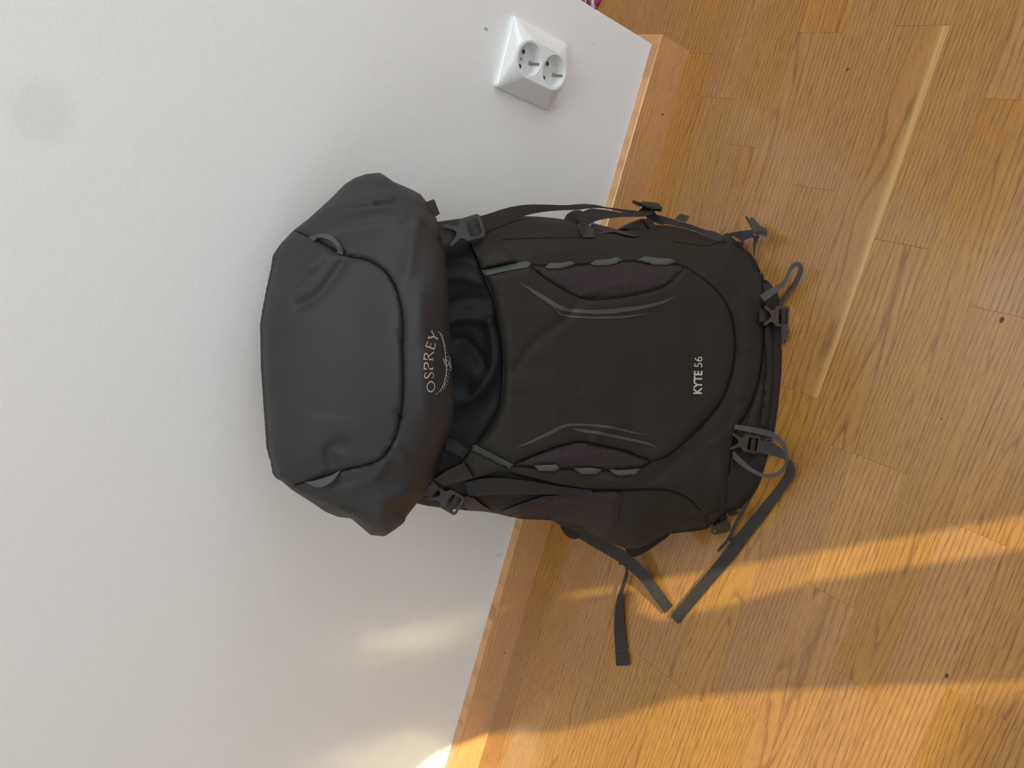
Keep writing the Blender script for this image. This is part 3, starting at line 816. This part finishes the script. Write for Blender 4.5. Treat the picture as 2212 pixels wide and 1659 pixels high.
# ---- straps, tapes, loops on the front
for poly in ([(1177, 577), (1187, 568), (1213, 568), (1233, 563.5), (1242.5, 569), (1235.6, 575), (1210.6, 580), (1185.6, 580.5)],
             [(1274.7, 570), (1287, 561.4), (1314, 560), (1334, 555), (1345, 562.7), (1331.6, 569), (1311, 573), (1281, 573)],
             [(1376, 562), (1390, 554), (1402.5, 554), (1428, 558), (1449, 558), (1459.5, 566), (1444, 572), (1415, 572), (1390, 567)],
             [(1152, 1005), (1203, 1003.5), (1210, 1012), (1200.6, 1018), (1164.5, 1017.5)],
             [(1239, 1011), (1275, 1010), (1300.7, 1014), (1290, 1024), (1256, 1024.7)],
             [(1316, 1013), (1335.5, 1015.7), (1382.6, 1012), (1374, 1025), (1338, 1028.5), (1326, 1025)]):
    sheet('gear_loop', poly, M['loop'], on_surf(0.003, 0.004, 5), 0.0018, step=4.5, label='light grey tape gear loop')
sheet('edge_tape', [(1038, 583), (1087, 574), (1135.7, 564), (1147, 567.5), (1141, 577), (1095, 585), (1047, 596)], M['loop'], on_surf(0.002, 0.001, 5), 0.002, step=5, label='light grey edging tape')
sheet('edge_tape', [(1020.5, 962), (1027, 960.5), (1068, 982), (1110, 1003.5), (1099, 1013), (1058, 992), (1020, 972.5)], M['loop'], on_surf(0.002, 0.001, 5), 0.002, step=5, label='light grey edging tape')
sheet('corner_tab', [(1014, 519), (1044, 506), (1083, 535), (1122, 562), (1080, 572), (1039, 581.6), (1029, 551)], M['panel'], on_surf(0.007, 0.004, 8), 0.004, step=5, reg=True)
sheet('corner_tab', [(998, 998), (1020, 972), (1058, 992), (1099, 1013), (1077, 1017), (1022, 1034)], M['panel'], on_surf(0.006, 0.005, 8), 0.004, step=5, reg=True)
for ln in ([(1022, 533), (1049, 511)], [(1008, 1000), (1024, 1024)]):
    A, B = center(ln, 3.0); ribbon('stitching', A, B, M['seam'], by_drape(0.0006), 0.0008, step=5)

# printed stripes on the pocket (flat print)
pr = lambda name, poly, mat, par: sheet(name, poly, mat, on_surf(0.0006), 0.0005, step=5, parent=par)
POCK = bpy.data.objects['front_pocket']
c3 = lambda L: [(900 + x / 3.606, 400 + y / 3.606) for x, y in L]
c5 = lambda L: [(1300 + x / 3.606, 400 + y / 3.606) for x, y in L]
c4 = lambda L: [(880 + x / 4.148, 800 + y / 4.148) for x, y in L]
c6 = lambda L: [(1280 + x / 3.606, 780 + y / 3.606) for x, y in L]
PRINTS = [c3([(780, 744), (900, 808), (1010, 868), (1100, 928), (1200, 962), (1350, 972), (1442, 970)]) + c5([(120, 960), (300, 940), (440, 910), (575, 865), (500, 915), (400, 945), (250, 978), (100, 998), (0, 1005)]) + c3([(1350, 1000), (1200, 990), (1120, 975), (1040, 930), (940, 865), (850, 795)]),
          c3([(1045, 935), (1130, 1002), (1200, 1016), (1400, 1028)]) + c5([(0, 1022), (150, 1022), (300, 1003), (400, 995), (300, 1014), (150, 1038), (0, 1042)]) + c3([(1400, 1042), (1200, 1030), (1120, 1012)]),
          c4([(958, 698), (1100, 630), (1250, 560), (1370, 495), (1430, 478), (1550, 476), (1700, 484)]) + c6([(150, 508), (300, 545), (440, 580), (300, 560), (150, 526)]) + c4([(1700, 505), (1550, 496), (1440, 500), (1370, 530), (1250, 590), (1100, 655)]),
          c4([(1470, 515), (1600, 530), (1700, 545)]) + c6([(60, 550), (200, 582), (350, 612), (450, 640), (520, 682), (430, 652), (330, 630), (200, 602), (40, 570)]) + c4([(1700, 570), (1600, 560), (1500, 535)])]
for q in PRINTS: pr('reflective_print', q, M['print'], POCK)

# ---- lettering
def strokes(name, segs, mat, parent, origin, k):
    """flat printed strokes: each (points, width) in a local scale, laid on the cloth"""
    V, Fq, D2 = [], [], []
    for path, w in segs:
        P = np.asarray(path, float)
        if len(P) > 2: P = smoothpoly(P, 2, False)
        T = np.gradient(P, axis=0); T /= np.linalg.norm(T, axis=1)[:, None] + 1e-9
        Nn = np.c_[-T[:, 1], T[:, 0]]
        ww = np.interp(np.linspace(0, 1, len(P)), np.linspace(0, 1, len(w)), w)[:, None] if hasattr(w, '__len__') else w
        A, B = P + Nn * ww / 2, P - Nn * ww / 2
        n = len(V)
        for a, b_ in zip(A, B): V += [a, b_]
        for i in range(len(P) - 1): Fq.append((n + 2 * i, n + 2 * i + 1, n + 2 * i + 3, n + 2 * i + 2))
    p2 = np.asarray(V) / k + np.asarray(origin)
    s = surf(p2) - 0.0009 / np.linalg.norm(rays(p2), axis=1)
    return link(name, mesh(name, loc(pt(p2, s)), Fq), mat, parent)


el = lambda cx, cy, rx, ry, rot=0: [(cx + rx * math.cos(a) * math.cos(rot) - ry * math.sin(a) * math.sin(rot), cy + rx * math.cos(a) * math.sin(rot) + ry * math.sin(a) * math.cos(rot)) for a in np.linspace(0, 2 * math.pi, 28)]
brand = [(el(284, 1340, 74, 100, 0.08), [14, 26, 12, 26, 14]),
         ([(305, 1168), (332, 1150), (336, 1100), (318, 1060), (285, 1058), (250, 1105), (222, 1155), (190, 1172), (163, 1150), (156, 1110), (170, 1075), (196, 1066)], [6, 14, 22, 26, 22, 14, 6]), ([(296, 1168), (330, 1164)], 8), ([(165, 1068), (205, 1062)], 8),
         ([(146, 984), (325, 984)], 26), ([(145, 960), (147, 1000)], 9), ([(325, 945), (323, 1005)], 9), ([(152, 970), (152, 900), (172, 866), (205, 862), (230, 895), (234, 968)], [14, 22, 24, 22, 10]),
         ([(145, 790), (322, 800)], 26), ([(143, 765), (141, 810)], 9), ([(326, 760), (320, 825)], 9), ([(150, 775), (152, 705), (175, 676), (208, 684), (232, 725), (236, 785)], [14, 22, 24, 20, 10]), ([(236, 745), (290, 690), (338, 650)], [14, 22, 22]), ([(330, 665), (345, 640)], 9),
         ([(182, 530), (355, 592)], 26), ([(176, 545), (186, 510)], 9), ([(348, 612), (362, 572)], 9), ([(188, 532), (215, 440)], 14), ([(208, 444), (238, 456)], 10), ([(262, 556), (288, 482)], 12), ([(272, 478), (300, 490)], 9), ([(350, 590), (376, 490)], 14), ([(345, 488), (380, 486)], 12),
         ([(302, 230), (350, 345)], 15), ([(293, 262), (310, 205)], 9), ([(232, 368), (352, 342)], 26), ([(224, 388), (244, 335)], 9), ([(345, 340), (412, 388)], 26), ([(402, 420), (424, 362)], 10)]
strokes('lettering', brand, M['ink'], LID, (900, 690), 9.218)
wing = [([(425, 240), (460, 268), (490, 312), (530, 440), (555, 560), (570, 680), (580, 780), (592, 870), (594, 960), (590, 1060), (575, 1150), (545, 1270), (500, 1375), (428, 1458)], [7, 14, 14, 14, 14, 16, 18, 16, 14, 12, 9]), ([(372, 1490), (417, 1474)], 10),
        ([(592, 998), (637, 995)], 12), ([(590, 1040), (650, 1090)], 10), ([(583, 1090), (640, 1165)], 10), ([(575, 1150), (624, 1250)], 10), ([(562, 1215), (600, 1315)], 10), ([(545, 1265), (568, 1372)], 10), ([(520, 1325), (540, 1408)], 9), ([(485, 1390), (493, 1450)], 9),
        ([(570, 685), (606, 652)], 10), ([(562, 625), (582, 588)], 10), ([(556, 560), (570, 495)], 10), ([(540, 480), (556, 425)], 9), ([(524, 405), (538, 360)], 8), ([(508, 350), (524, 315)], 8), ([(486, 310), (497, 278)], 8), ([(580, 755), (614, 745)], 12),
        ([(580, 785), (650, 862), (692, 955)], 11), ([(632, 712), (668, 790), (650, 862), (598, 950)], 11), ([(650, 862), (668, 940), (655, 965)], 10), ([(668, 820), (682, 890)], 10), ([(650, 905), (692, 960), (672, 1030)], 10), ([(648, 1010), (680, 1020)], 8),
        ([(530, 765), (545, 860), (582, 922)], 10), ([(530, 790), (580, 806)], 8), ([(540, 828), (584, 842)], 8), ([(548, 862), (588, 878)], 8), ([(560, 808), (566, 850)], 7)]
strokes('emblem', wing, M['ink'], LID, (900, 690), 9.218)


def text_print(name, body_, x, y0, y1, cap, bold, mat, parent, slant=0.0):
    cu = bpy.data.curves.new(name, 'FONT'); cu.body = body_; cu.size = 1.0; cu.offset = 0.028 if bold else -0.002; cu.resolution_u = 4
    ob = bpy.data.objects.new(name, cu); COL.objects.link(ob)
    me0 = ob.to_mesh()
    V = np.array([v.co[:2] for v in me0.vertices]); Fq = [tuple(p.vertices) for p in me0.polygons]
    ob.to_mesh_clear(); bpy.data.objects.remove(ob); bpy.data.curves.remove(cu)
    V -= V.min(0); V /= V.max(0)
    p2 = np.c_[x + cap * (1 - V[:, 1]) + slant * V[:, 0], y0 + (y1 - y0) * V[:, 0]]
    s = surf(p2) - 0.0010 / np.linalg.norm(rays(p2), axis=1)
    return link(name, mesh(name, loc(pt(p2, s)), Fq), mat, parent)


text_print('lettering', 'KYTE', 1497.5, 851, 801, 18.5, True, M['ink'], POCK, 1.5)
text_print('lettering', '56', 1499.5, 793.5, 770.5, 17.5, False, M['ink'], POCK, 0.5)

# ---- side pocket (left) and small mesh on the right
spl = [(1098, 1110), (1130, 1090), (1170, 1080), (1205, 1068), (1240, 1068), (1281, 1060), (1345, 1060), (1343, 1085), (1338, 1110), (1330, 1136), (1312, 1152), (1294, 1164), (1276, 1154), (1264, 1142), (1250, 1134), (1210, 1125), (1169, 1123), (1114, 1121)]
sheet('side_pocket', spl, M['mesh'], on_surf(0.002, 0.006, 10, [([(1326, 1070), (1318, 1110), (1300, 1135), (1270, 1142)], 7, .006), ([(1255, 1132), (1285, 1134), (1308, 1125)], 4, -.005), ([(1150, 1105), (1220, 1095), (1275, 1065)], 12, -.003)]), 0.004, step=5.5, smooth=1, reg=True, label='plum ribbed stretch mesh side pocket')
spr = [(1331, 497), (1345, 488), (1368, 478), (1392, 470), (1404, 482), (1420, 500), (1432, 516), (1412, 514), (1380, 508), (1350, 503)]
sheet('side_pocket', spr, M['mesh'], lambda P, o: s_d(P, 0.11 - 0.02 * dome(segdist(P, o) / 14)), 0.006, step=5, smooth=1, label='plum ribbed stretch mesh side pocket')
A, B = center([(1396, 472), (1412, 492), (1428, 515)], 14); ribbon('pocket_binding', A, B, M['mesh'], by_d([0, 1], [.088, .085]), 0.003)

# ---- bottom: flap and base
sheet('bottom_flap', [(1651, 700), (1669, 690), (1672, 760), (1670, 830), (1663, 890), (1655, 930), (1640, 925), (1647, 880), (1653, 820), (1653, 760)], M['panel'], on_surf(0.002, 0.005, 8), 0.004, step=6, smooth=1, reg=True)
sheet('bottom_flap', [(1618, 905), (1640, 835), (1652, 800), (1650, 860), (1638, 915), (1622, 960), (1606, 985), (1600, 960)], M['panel'], on_surf(0.001, 0.004, 8), 0.003, step=6, smooth=1, reg=True)
sheet('base_panel', [(1672, 745), (1689, 745), (1688, 800), (1682, 863), (1673, 932), (1658, 993), (1648, 985), (1660, 925), (1668, 860), (1672, 800)], M['base'], on_surf(0.001, 0.002, 5), 0.003, step=5, smooth=1, label='dark brown base fabric')
sheet('bottom_side', [(1570, 1015), (1600, 1010), (1640, 985), (1654, 992), (1643, 1041), (1621, 1079), (1604, 1096), (1568, 1100)], M['panel'], on_surf(0.0005, 0.003, 10), 0.003, step=6, smooth=1, reg=True)
sheet('bottom_side', [(1650, 598), (1674, 624), (1685, 647), (1688, 690), (1680, 700), (1655, 690), (1653, 640)], M['panel'], on_surf(0.0005, 0.002, 8), 0.003, step=6, smooth=1, reg=True)

# ---- hip belt wing and pad seen on the left, pad on the right
sheet('hip_belt', [(1335, 1150), (1380, 1130), (1440, 1110), (1470, 1125), (1462, 1140), (1440, 1162), (1425, 1172), (1400, 1190), (1371, 1205), (1356, 1200)], M['webdark'], lambda P, o: s_d(P, 0.125), 0.014, step=6, smooth=1, label='black hip belt edge')
sheet('hip_belt', [(1416, 1158), (1440, 1142), (1474, 1128), (1500, 1120), (1520, 1112), (1538, 1140), (1500, 1148), (1474, 1150), (1447, 1154)], M['panel'], on_surf(0.001, 0.004, 8), 0.004, step=6, smooth=1)
sheet('hip_pad', [(1207, 1124), (1222, 1128), (1240, 1134), (1252, 1150), (1254, 1160), (1244, 1166), (1230, 1163), (1218, 1152), (1211, 1140)], M['darkplastic'], lambda P, o: s_d(P, 0.165), 0.01, step=5, smooth=1, label='black curved edge of the hip pad')
sheet('shoulder_pad', [(1217, 476), (1224, 463), (1235, 456), (1249, 453), (1264, 458), (1266, 480), (1256, 492), (1236, 488)], M['darkplastic'], lambda P, o: s_d(P, 0.135), 0.02, step=4, smooth=1, label='black padded shoulder strap edge')

# ---- right side straps
ribbon('compression_strap', [(1030, 468), (1052.5, 463), (1094, 448.5), (1135.7, 441.6), (1177, 441.6), (1219, 443.8), (1260, 440), (1273, 441), (1288, 442.4), (1309, 447.5), (1327, 449.4), (1349, 452.5), (1377, 456)],
       [(1030, 504), (1050, 500), (1080, 489), (1108, 476), (1138.5, 464), (1177, 457), (1219, 454), (1245, 454), (1276, 449.5), (1309, 450), (1339, 457), (1364.6, 462), (1380, 463)], M['web'], by_d([0, .1, .5, 1], [.045, .055, .09, .10]), cols=4)
sheet('compression_strap', [(1247, 471), (1261, 456), (1276, 450), (1307, 453), (1339, 459), (1378, 457), (1412, 454), (1414, 462), (1390, 468), (1339, 469), (1305, 473), (1288, 477), (1271, 487), (1263, 496)], M['web'], lambda P, o: s_d(P, np.interp(P[:, 0], [1245, 1262, 1290, 1400], [.082, .068, .072, .085])), 0.0018, step=5)
sheet('compression_strap', [(1279, 481), (1301, 487), (1333, 495.6), (1364.5, 504), (1381, 509), (1371, 512), (1352, 508), (1326.6, 501), (1307.6, 503), (1286, 506)], M['web'], lambda P, o: s_d(P, np.interp(P[:, 1], [480, 495, 512], [.108, .098, .048])), 0.0018, step=5)
sheet('strap_anchor', [(1257, 513), (1284, 513), (1284, 498), (1281, 482), (1272, 488), (1264, 497)], M['web'], on_surf(0.007), 0.0018, step=5)
sheet('strap_anchor', [(1244, 477), (1249, 474), (1257, 490), (1263, 500), (1257, 512), (1249, 496)], M['webdark'], on_surf(0.005), 0.0018, step=5)
sheet('strap_anchor', [(1377, 458), (1387, 448), (1412.6, 454), (1420, 467), (1438, 485), (1426, 485), (1412, 480), (1396, 468)], M['webdark'], lambda P, o: s_d(P, 0.095), 0.002, step=5)
ribbon('side_strap', [(1412, 462), (1440, 469), (1469, 479), (1488, 483), (1519.6, 496), (1541, 499), (1556, 505), (1564, 512)], [(1426, 484), (1440, 484), (1476, 492), (1498, 497), (1534, 512.6), (1545, 520), (1553, 522), (1561, 521)], M['web'], by_d([0, .6, 1], [.10, .09, .07]))
sheet('pull_tab', [(1457, 474), (1469, 461), (1490, 467), (1482, 481), (1470, 478)], M['webgrey'], lambda P, o: s_d(P, 0.122), 0.002, step=5)

# ---- buckles
def buckle(name, c, ax, L, Wd, d, mat, web=None, parent=ROOT, tilt=0.0):
    """side-release buckle: forked male half over a slotted frame with a centre bar"""
    ax = np.asarray(ax, float); ax /= np.linalg.norm(ax); bx = np.array([-ax[1], ax[0]]); c = np.asarray(c, float)
    if d is None:
        q = np.array([c + ax * a * L + bx * b_ * Wd for a in (-.8, -.3, .3, .9) for b_ in (-.5, 0, .5)])
        d = float(np.percentile(depth_of(pt(q, surf(q))), 30)) + 0.001
    mp = lambda q: [tuple(c + ax * a * L + bx * b_ * Wd) for a, b_ in q]
    root = bpy.data.objects.new(name, None); COL.objects.link(root); root.parent = parent
    sf = lambda dd: (lambda P, o: s_d(P, d - dd + tilt * ((P - c) @ ax) / L))
    X = [(-1.0, .50), (-.88, .62), (-.60, .46), (-.34, .33), (-.14, .42), (-.02, .62), (.24, .60), (.14, .22), (.14, -.22), (.24, -.60), (-.02, -.62), (-.14, -.42), (-.34, -.33), (-.60, -.46), (-.88, -.62), (-1.0, -.50), (-.80, -.36), (-.56, -.22), (-.40, 0), (-.56, .22), (-.80, .36)]
    sheet('clasp', smoothpoly(mp(X), 1), mat, sf(.007), .005, flat=True, parent=root)
    fr = [(.02, .62), (.86, .62), (.98, .54), (1.02, .40), (1.02, -.40), (.98, -.54), (.86, -.62), (.02, -.62)]
    h1 = [(.24, .42), (.46, .44), (.46, -.44), (.24, -.42), (.18, 0)]; h2 = [(.66, .44), (.86, .42), (.86, -.42), (.66, -.44)]
    sheet('frame', mp(fr), mat, sf(.005), .006, holes=[mp(h1), mp(h2)], flat=True, parent=root)
    wb = [(.40, .45), (.72, .45), (.72, -.45), (.40, -.45)]
    sheet('webbing_turn', mp(wb), M['web'], sf(.0065), .004, step=6, parent=root)
    if web:
        fw = [(-1.30, .38), (-.98, .40), (-.72, .40), (-.72, -.40), (-.98, -.40), (-1.30, -.38)]
        sheet('webbing_loop', mp(fw), M['web'], sf(.001), .003, step=6, parent=root)
    bb_ = [(-.70, .30), (.2, .34), (.2, -.34), (-.70, -.30)]
    sheet('socket_half', mp(bb_), M['darkplastic'], sf(.0015), .004, flat=True, parent=root)
    return root


buckle('buckle', (1003, 497), (0.95, -0.31), 41, 41, .030, M['buckle'], True)
buckle('buckle', (963, 1077), (0.867, 0.50), 36, 37, None, M['buckle'], True)
# ---- left side straps
ribbon('compression_strap', [(1004, 1043), (1049, 1031.4), (1121, 1035), (1193, 1048), (1279, 1059)], [(1012, 1074), (1073, 1068), (1145, 1068), (1205, 1069), (1281, 1070.5)], M['webdark'], by_drape(0.004), cols=4)
ribbon('lid_strap', [(936, 1036), (965, 1017), (1002, 999)], [(962, 1051), (990, 1042), (1023, 1032)], M['web'], by_drape(0.005), cols=4)
sheet('compression_strap', [(1005, 1071), (1022, 1075), (1045, 1093), (1064, 1105), (1035, 1104), (1005, 1098), (1000, 1085)], M['web'], on_surf(0.006), 0.002, step=6)
ribbon('lid_strap', [(966, 944), (985, 950), (1013, 974)], [(962, 970), (978, 979), (1001, 989)], M['webdark'], by_drape(0.003))
ribbon('compression_strap', [(1080, 1105), (1120, 1090), (1175, 1072)], [(1100, 1112), (1140, 1098), (1215, 1070)], M['webdark'], by_drape(0.004))
ribbon('lid_strap', [(936, 1040), (922, 1055), (913, 1068)], [(950, 1056), (938, 1066), (928, 1076)], M['web'], by_d([0, 1], [.045, .05]))

# long loose straps lying on the floor
ribbon('hip_strap', [(1208, 1126), (1225, 1130), (1249, 1133), (1261, 1141), (1275, 1155), (1292, 1164), (1315, 1172.6), (1348, 1187.5), (1370, 1205), (1397, 1232), (1416, 1257), (1436, 1285), (1453.4, 1309)],
       [(1211, 1140), (1222, 1146), (1248, 1161), (1275, 1178), (1309, 1197), (1336, 1213), (1353.6, 1227), (1376.7, 1247), (1394, 1267), (1415, 1297.7), (1437, 1325.6)], M['web'], by_z([0, .25, .5, .72, .9, 1], [.085, .055, .030, .014, .006, .004]), cols=4)
ribbon('hip_strap', [(1344, 1219), (1350, 1223), (1352, 1236), (1347, 1252.6), (1338.7, 1277), (1332, 1295), (1327, 1323), (1326, 1358), (1328, 1396.5), (1331, 1438)],
       [(1354, 1222), (1356, 1230), (1357.5, 1238), (1354.5, 1252), (1346.5, 1277), (1346, 1293), (1346.5, 1315), (1349.6, 1350), (1354.7, 1396.5), (1358.5, 1437)], M['web'], by_z([0, .3, .5, 1], [.010, .010, .006, .003]), cols=3)
ribbon('strap_end_fold', [(1329, 1412), (1331.5, 1438.5)], [(1357, 1411), (1359.5, 1437.5)], M['web'], by_z([0, 1], [.0045, .0045]), step=4)
ribbon('hip_strap', [(1641, 950.5), (1659, 955), (1675.6, 960), (1688.6, 968), (1702.7, 988.5), (1714, 1000), (1718, 1012), (1716.5, 1024), (1711, 1038), (1682, 1078), (1651.6, 1121), (1612.8, 1168), (1585, 1208), (1534.4, 1267), (1485, 1325.6), (1465, 1347)],
       [(1637.6, 976.5), (1659, 982.5), (1681, 987), (1693.5, 991), (1699, 1003), (1698, 1014), (1692, 1028), (1684, 1042), (1670, 1060), (1653.4, 1080), (1610, 1130.6), (1560, 1196.5), (1514, 1252), (1471, 1303), (1449.6, 1330.6)], M['web'], by_z([0, .06, .12, .2, .35, 1], [.045, .038, .028, .016, .006, .003]), cols=4, step=6)
ribbon('strap_end_fold', [(1482, 1326), (1464.5, 1348)], [(1460, 1316), (1448.5, 1331)], M['web'], by_z([0, 1], [.0045, .0045]), step=4)
ribbon('thin_strap', [(1622, 1078), (1613, 1099), (1591, 1135), (1580, 1163), (1553, 1193)], [(1610, 1086), (1600, 1102), (1586, 1128), (1573, 1160), (1548.5, 1189)], M['web'], by_z([0, .4, 1], [.03, .012, .012]))
sheet('slider', [(1574, 1163), (1578, 1154), (1584, 1168), (1580, 1180)], M['darkplastic'], lambda P, o: s_z(P, .008), .003, step=4)
sheet('slider', [(1572, 1108), (1590, 1100), (1594, 1110), (1576, 1115)], M['darkplastic'], lambda P, o: s_z(P, .012), .003, step=4)
sheet('slider', [(1335, 1212), (1344, 1215), (1344, 1220), (1338, 1221)], M['darkplastic'], lambda P, o: s_z(P, .018), .004, step=3)

# ladder lock and male buckle at the lower right
sheet('ladder_lock', [(1562, 507), (1570, 503), (1585, 506), (1606, 519), (1607, 528), (1602, 535), (1568, 522)], M['bronze'], lambda P, o: s_d(P, .060), .006, holes=[[(1571, 510), (1584, 510), (1600, 520), (1599, 524), (1570, 513)]], step=5, flat=True)
sheet('webbing_anchor', [(1569, 513), (1586, 519), (1603.5, 525.6), (1600.6, 535), (1584, 530), (1567, 524)], M['web'], lambda P, o: s_d(P, .056), .002, step=5)
ribbon('side_strap', [(1576, 503), (1600, 499), (1626, 496)], [(1604, 522), (1614, 516), (1630, 512)], M['webdark'], by_z([0, 1], [.045, .030]))
mb = bpy.data.objects.new('side_buckle', None); COL.objects.link(mb); mb.parent = ROOT
sheet('clasp', [(1609, 469), (1613.7, 465.6), (1617, 470), (1619, 474), (1623, 467.8), (1626.7, 470.6), (1632.5, 475.7), (1637, 482), (1642.6, 488), (1646, 500), (1640, 508), (1635, 509.7), (1626.7, 502.5), (1618, 485)], M['bronze'], lambda P, o: s_z(P, .03), .006, flat=True, parent=mb)
sheet('frame', [(1638, 487), (1644, 489), (1657, 493.8), (1658.5, 501), (1656, 513), (1645.5, 509), (1635, 510), (1632, 504), (1640, 499)], M['bronze'], lambda P, o: s_z(P, .034), .008, flat=True, parent=mb)
sheet('bar', [(1637, 497), (1655, 501.5), (1654, 504), (1640, 504), (1634, 508), (1632, 504)], M['darkplastic'], lambda P, o: s_z(P, .0345), .001, flat=True, parent=mb)
ribbon('side_strap', [(1627, 508), (1627, 528), (1627, 548), (1629.6, 556)], [(1641, 511), (1636, 521), (1631, 533), (1630.4, 556)], M['web'], by_z([0, 1], [.030, .03]))
mb = bpy.data.objects.new('side_buckle', None); COL.objects.link(mb); mb.parent = ROOT
sheet('clasp', [(1384, 441), (1386, 434), (1402.5, 436), (1421.5, 438), (1431.6, 448), (1430, 457.6), (1415, 455.7), (1402.5, 453), (1388, 449)], M['darkplastic'], lambda P, o: s_d(P, .085 - .006 * dome(segdist(P, o) / 6)), .008, step=4, parent=mb)
sheet('prong', [(1364.5, 438), (1368, 431.6), (1380, 436.7), (1387, 437), (1386, 446), (1376, 444)], M['darkplastic'], lambda P, o: s_d(P, .09), .005, flat=True, parent=mb)

# bottom buckles and tie-down loops
buckle('buckle', (1677, 683), (1, 0.05), 28, 36, .000, M['bronze'], True)
buckle('buckle', (1609, 957), (1, 0.14), 32, 31, None, M['bronze'], False)
A, B = center([(1646, 645), (1664, 632), (1682.5, 620.5), (1697, 609), (1702, 592), (1711, 575), (1722, 568.5), (1730, 575), (1730, 588), (1719, 611), (1701, 632), (1689, 648), (1683, 664)], [16, 14, 10, 9, 9, 10, 10, 11, 11, 11, 9, 5])
ribbon('tie_loop', A, B, M['webgrey'], by_z([0, .2, .5, .8, 1], [.045, .038, .030, .012, .008]), 0.0016, step=4, smooth=0)
A, B = center([(1586.6, 922.3), (1605, 924.5), (1626.8, 929), (1648.5, 933), (1668, 938.6), (1683, 949.4), (1695, 964.6), (1700, 983), (1700, 1000), (1692, 1015.6), (1675.6, 1026.5), (1657, 1029), (1641, 1025.4), (1621, 1014.5), (1605, 1001.5), (1590, 988.5), (1580, 978)], [10, 12, 13, 12, 9, 7, 8, 9, 8, 9, 12, 13])
ribbon('tie_loop', A, B, M['webgrey'], by_z([0, .12, .3, .55, .8, 1], [.080, .070, .050, .044, .056, .070]), 0.0016, step=4, smooth=0)
mb = bpy.data.objects.new('side_buckle', None); COL.objects.link(mb); mb.parent = ROOT
sheet('webbing_anchor', [(1528, 1112.8), (1545, 1107), (1560, 1102), (1571, 1121), (1556, 1130), (1541, 1138)], M['web'], on_surf(0.003), .002, step=5, parent=mb)
ell = lambda cx, cy, a, b_: [(cx + a * math.cos(t), cy + b_ * math.sin(t)) for t in np.linspace(0, 2 * math.pi, 10, endpoint=False)]
sheet('clasp', [(1531, 1132), (1536, 1131), (1541, 1138), (1556, 1131), (1568.4, 1121), (1573, 1125), (1574, 1130), (1582, 1133.6), (1584, 1140), (1578, 1146), (1571, 1149), (1563, 1150), (1555, 1153), (1546, 1156), (1538, 1153), (1536, 1143)], M['bronze'], lambda P, o: s_d(P, .062), .005,
      holes=[ell(1543.5, 1146.5, 2.2, 3.4), ell(1575.5, 1134.5, 3.0, 1.8)], flat=True, parent=mb)

# cord lock and toggle under the right-hand bottom buckle
sheet('cord_lock', [(1687, 703), (1697, 702), (1704, 715), (1702, 728), (1694, 738), (1689, 732), (1688, 718)], M['bronze'], lambda P, o: s_z(P, .012), .007, step=4)
A, B = center([(1690, 728), (1686, 738), (1692, 745), (1696, 736)], 2.4); ribbon('cord', A, B, M['darkplastic'], by_z([0, 1], [.008, .006]), 0.001, step=3)
sheet('cord_lock', [(1651, 948), (1662, 946), (1672, 951), (1670, 958), (1655, 956)], M['bronze'], lambda P, o: s_z(P, .05), .005, holes=[[(1656, 950), (1665, 950), (1664, 954), (1657, 954)]], flat=True)

# ------------------------------------------------------------------ small striped bow past the wall corner
bow = link('hair_bow', None, label='small pink and white striped bow with grey band beyond the wall corner', cat='bow')
bow.location = (0.432, 1.058, 0.0); bow.rotation_euler = (0, 0, math.radians(82))


def bow_band(name, x0, x1, grow, mat, label=None):
    """a slice of the bow between two stations along its length"""
    V, Fq = [], []; ns, nr = 5, 16
    for i in range(ns):
        x = x0 + (x1 - x0) * i / (ns - 1); t = min(abs(x) / 0.016, 0.98)
        w = 0.012 + 0.016 * math.sin(math.pi * (0.12 + 0.80 * t)) + grow; h = 0.008 + 0.012 * math.sin(math.pi * (0.12 + 0.8 * t)) + grow
        for j in range(nr):
            a = 2 * math.pi * j / nr
            V.append((x, w * math.cos(a), max(0.0005, h * (0.6 + math.sin(a)) / 1.6)))
    for i in range(ns - 1):
        for j in range(nr):
            a = i * nr + j; b_ = i * nr + (j + 1) % nr; Fq.append((a, b_, b_ + nr, a + nr))
    Fq += [tuple(range(nr))[::-1], tuple(range((ns - 1) * nr, ns * nr))]
    return link(name, mesh(name, V, Fq, True), mat, bow, label)


for k in range(10):
    x = -0.016 + 0.0032 * k
    wht = k in (1, 3, 6, 8)
    bow_band('stripe', x, x + 0.0032, 0.0, M['pinkwhite'] if wht else M['pink'], 'white stripe' if wht else 'pink stripe')
bow_band('band', -0.0034, 0.0034, 0.0022, M['greystrap'], 'grey band')
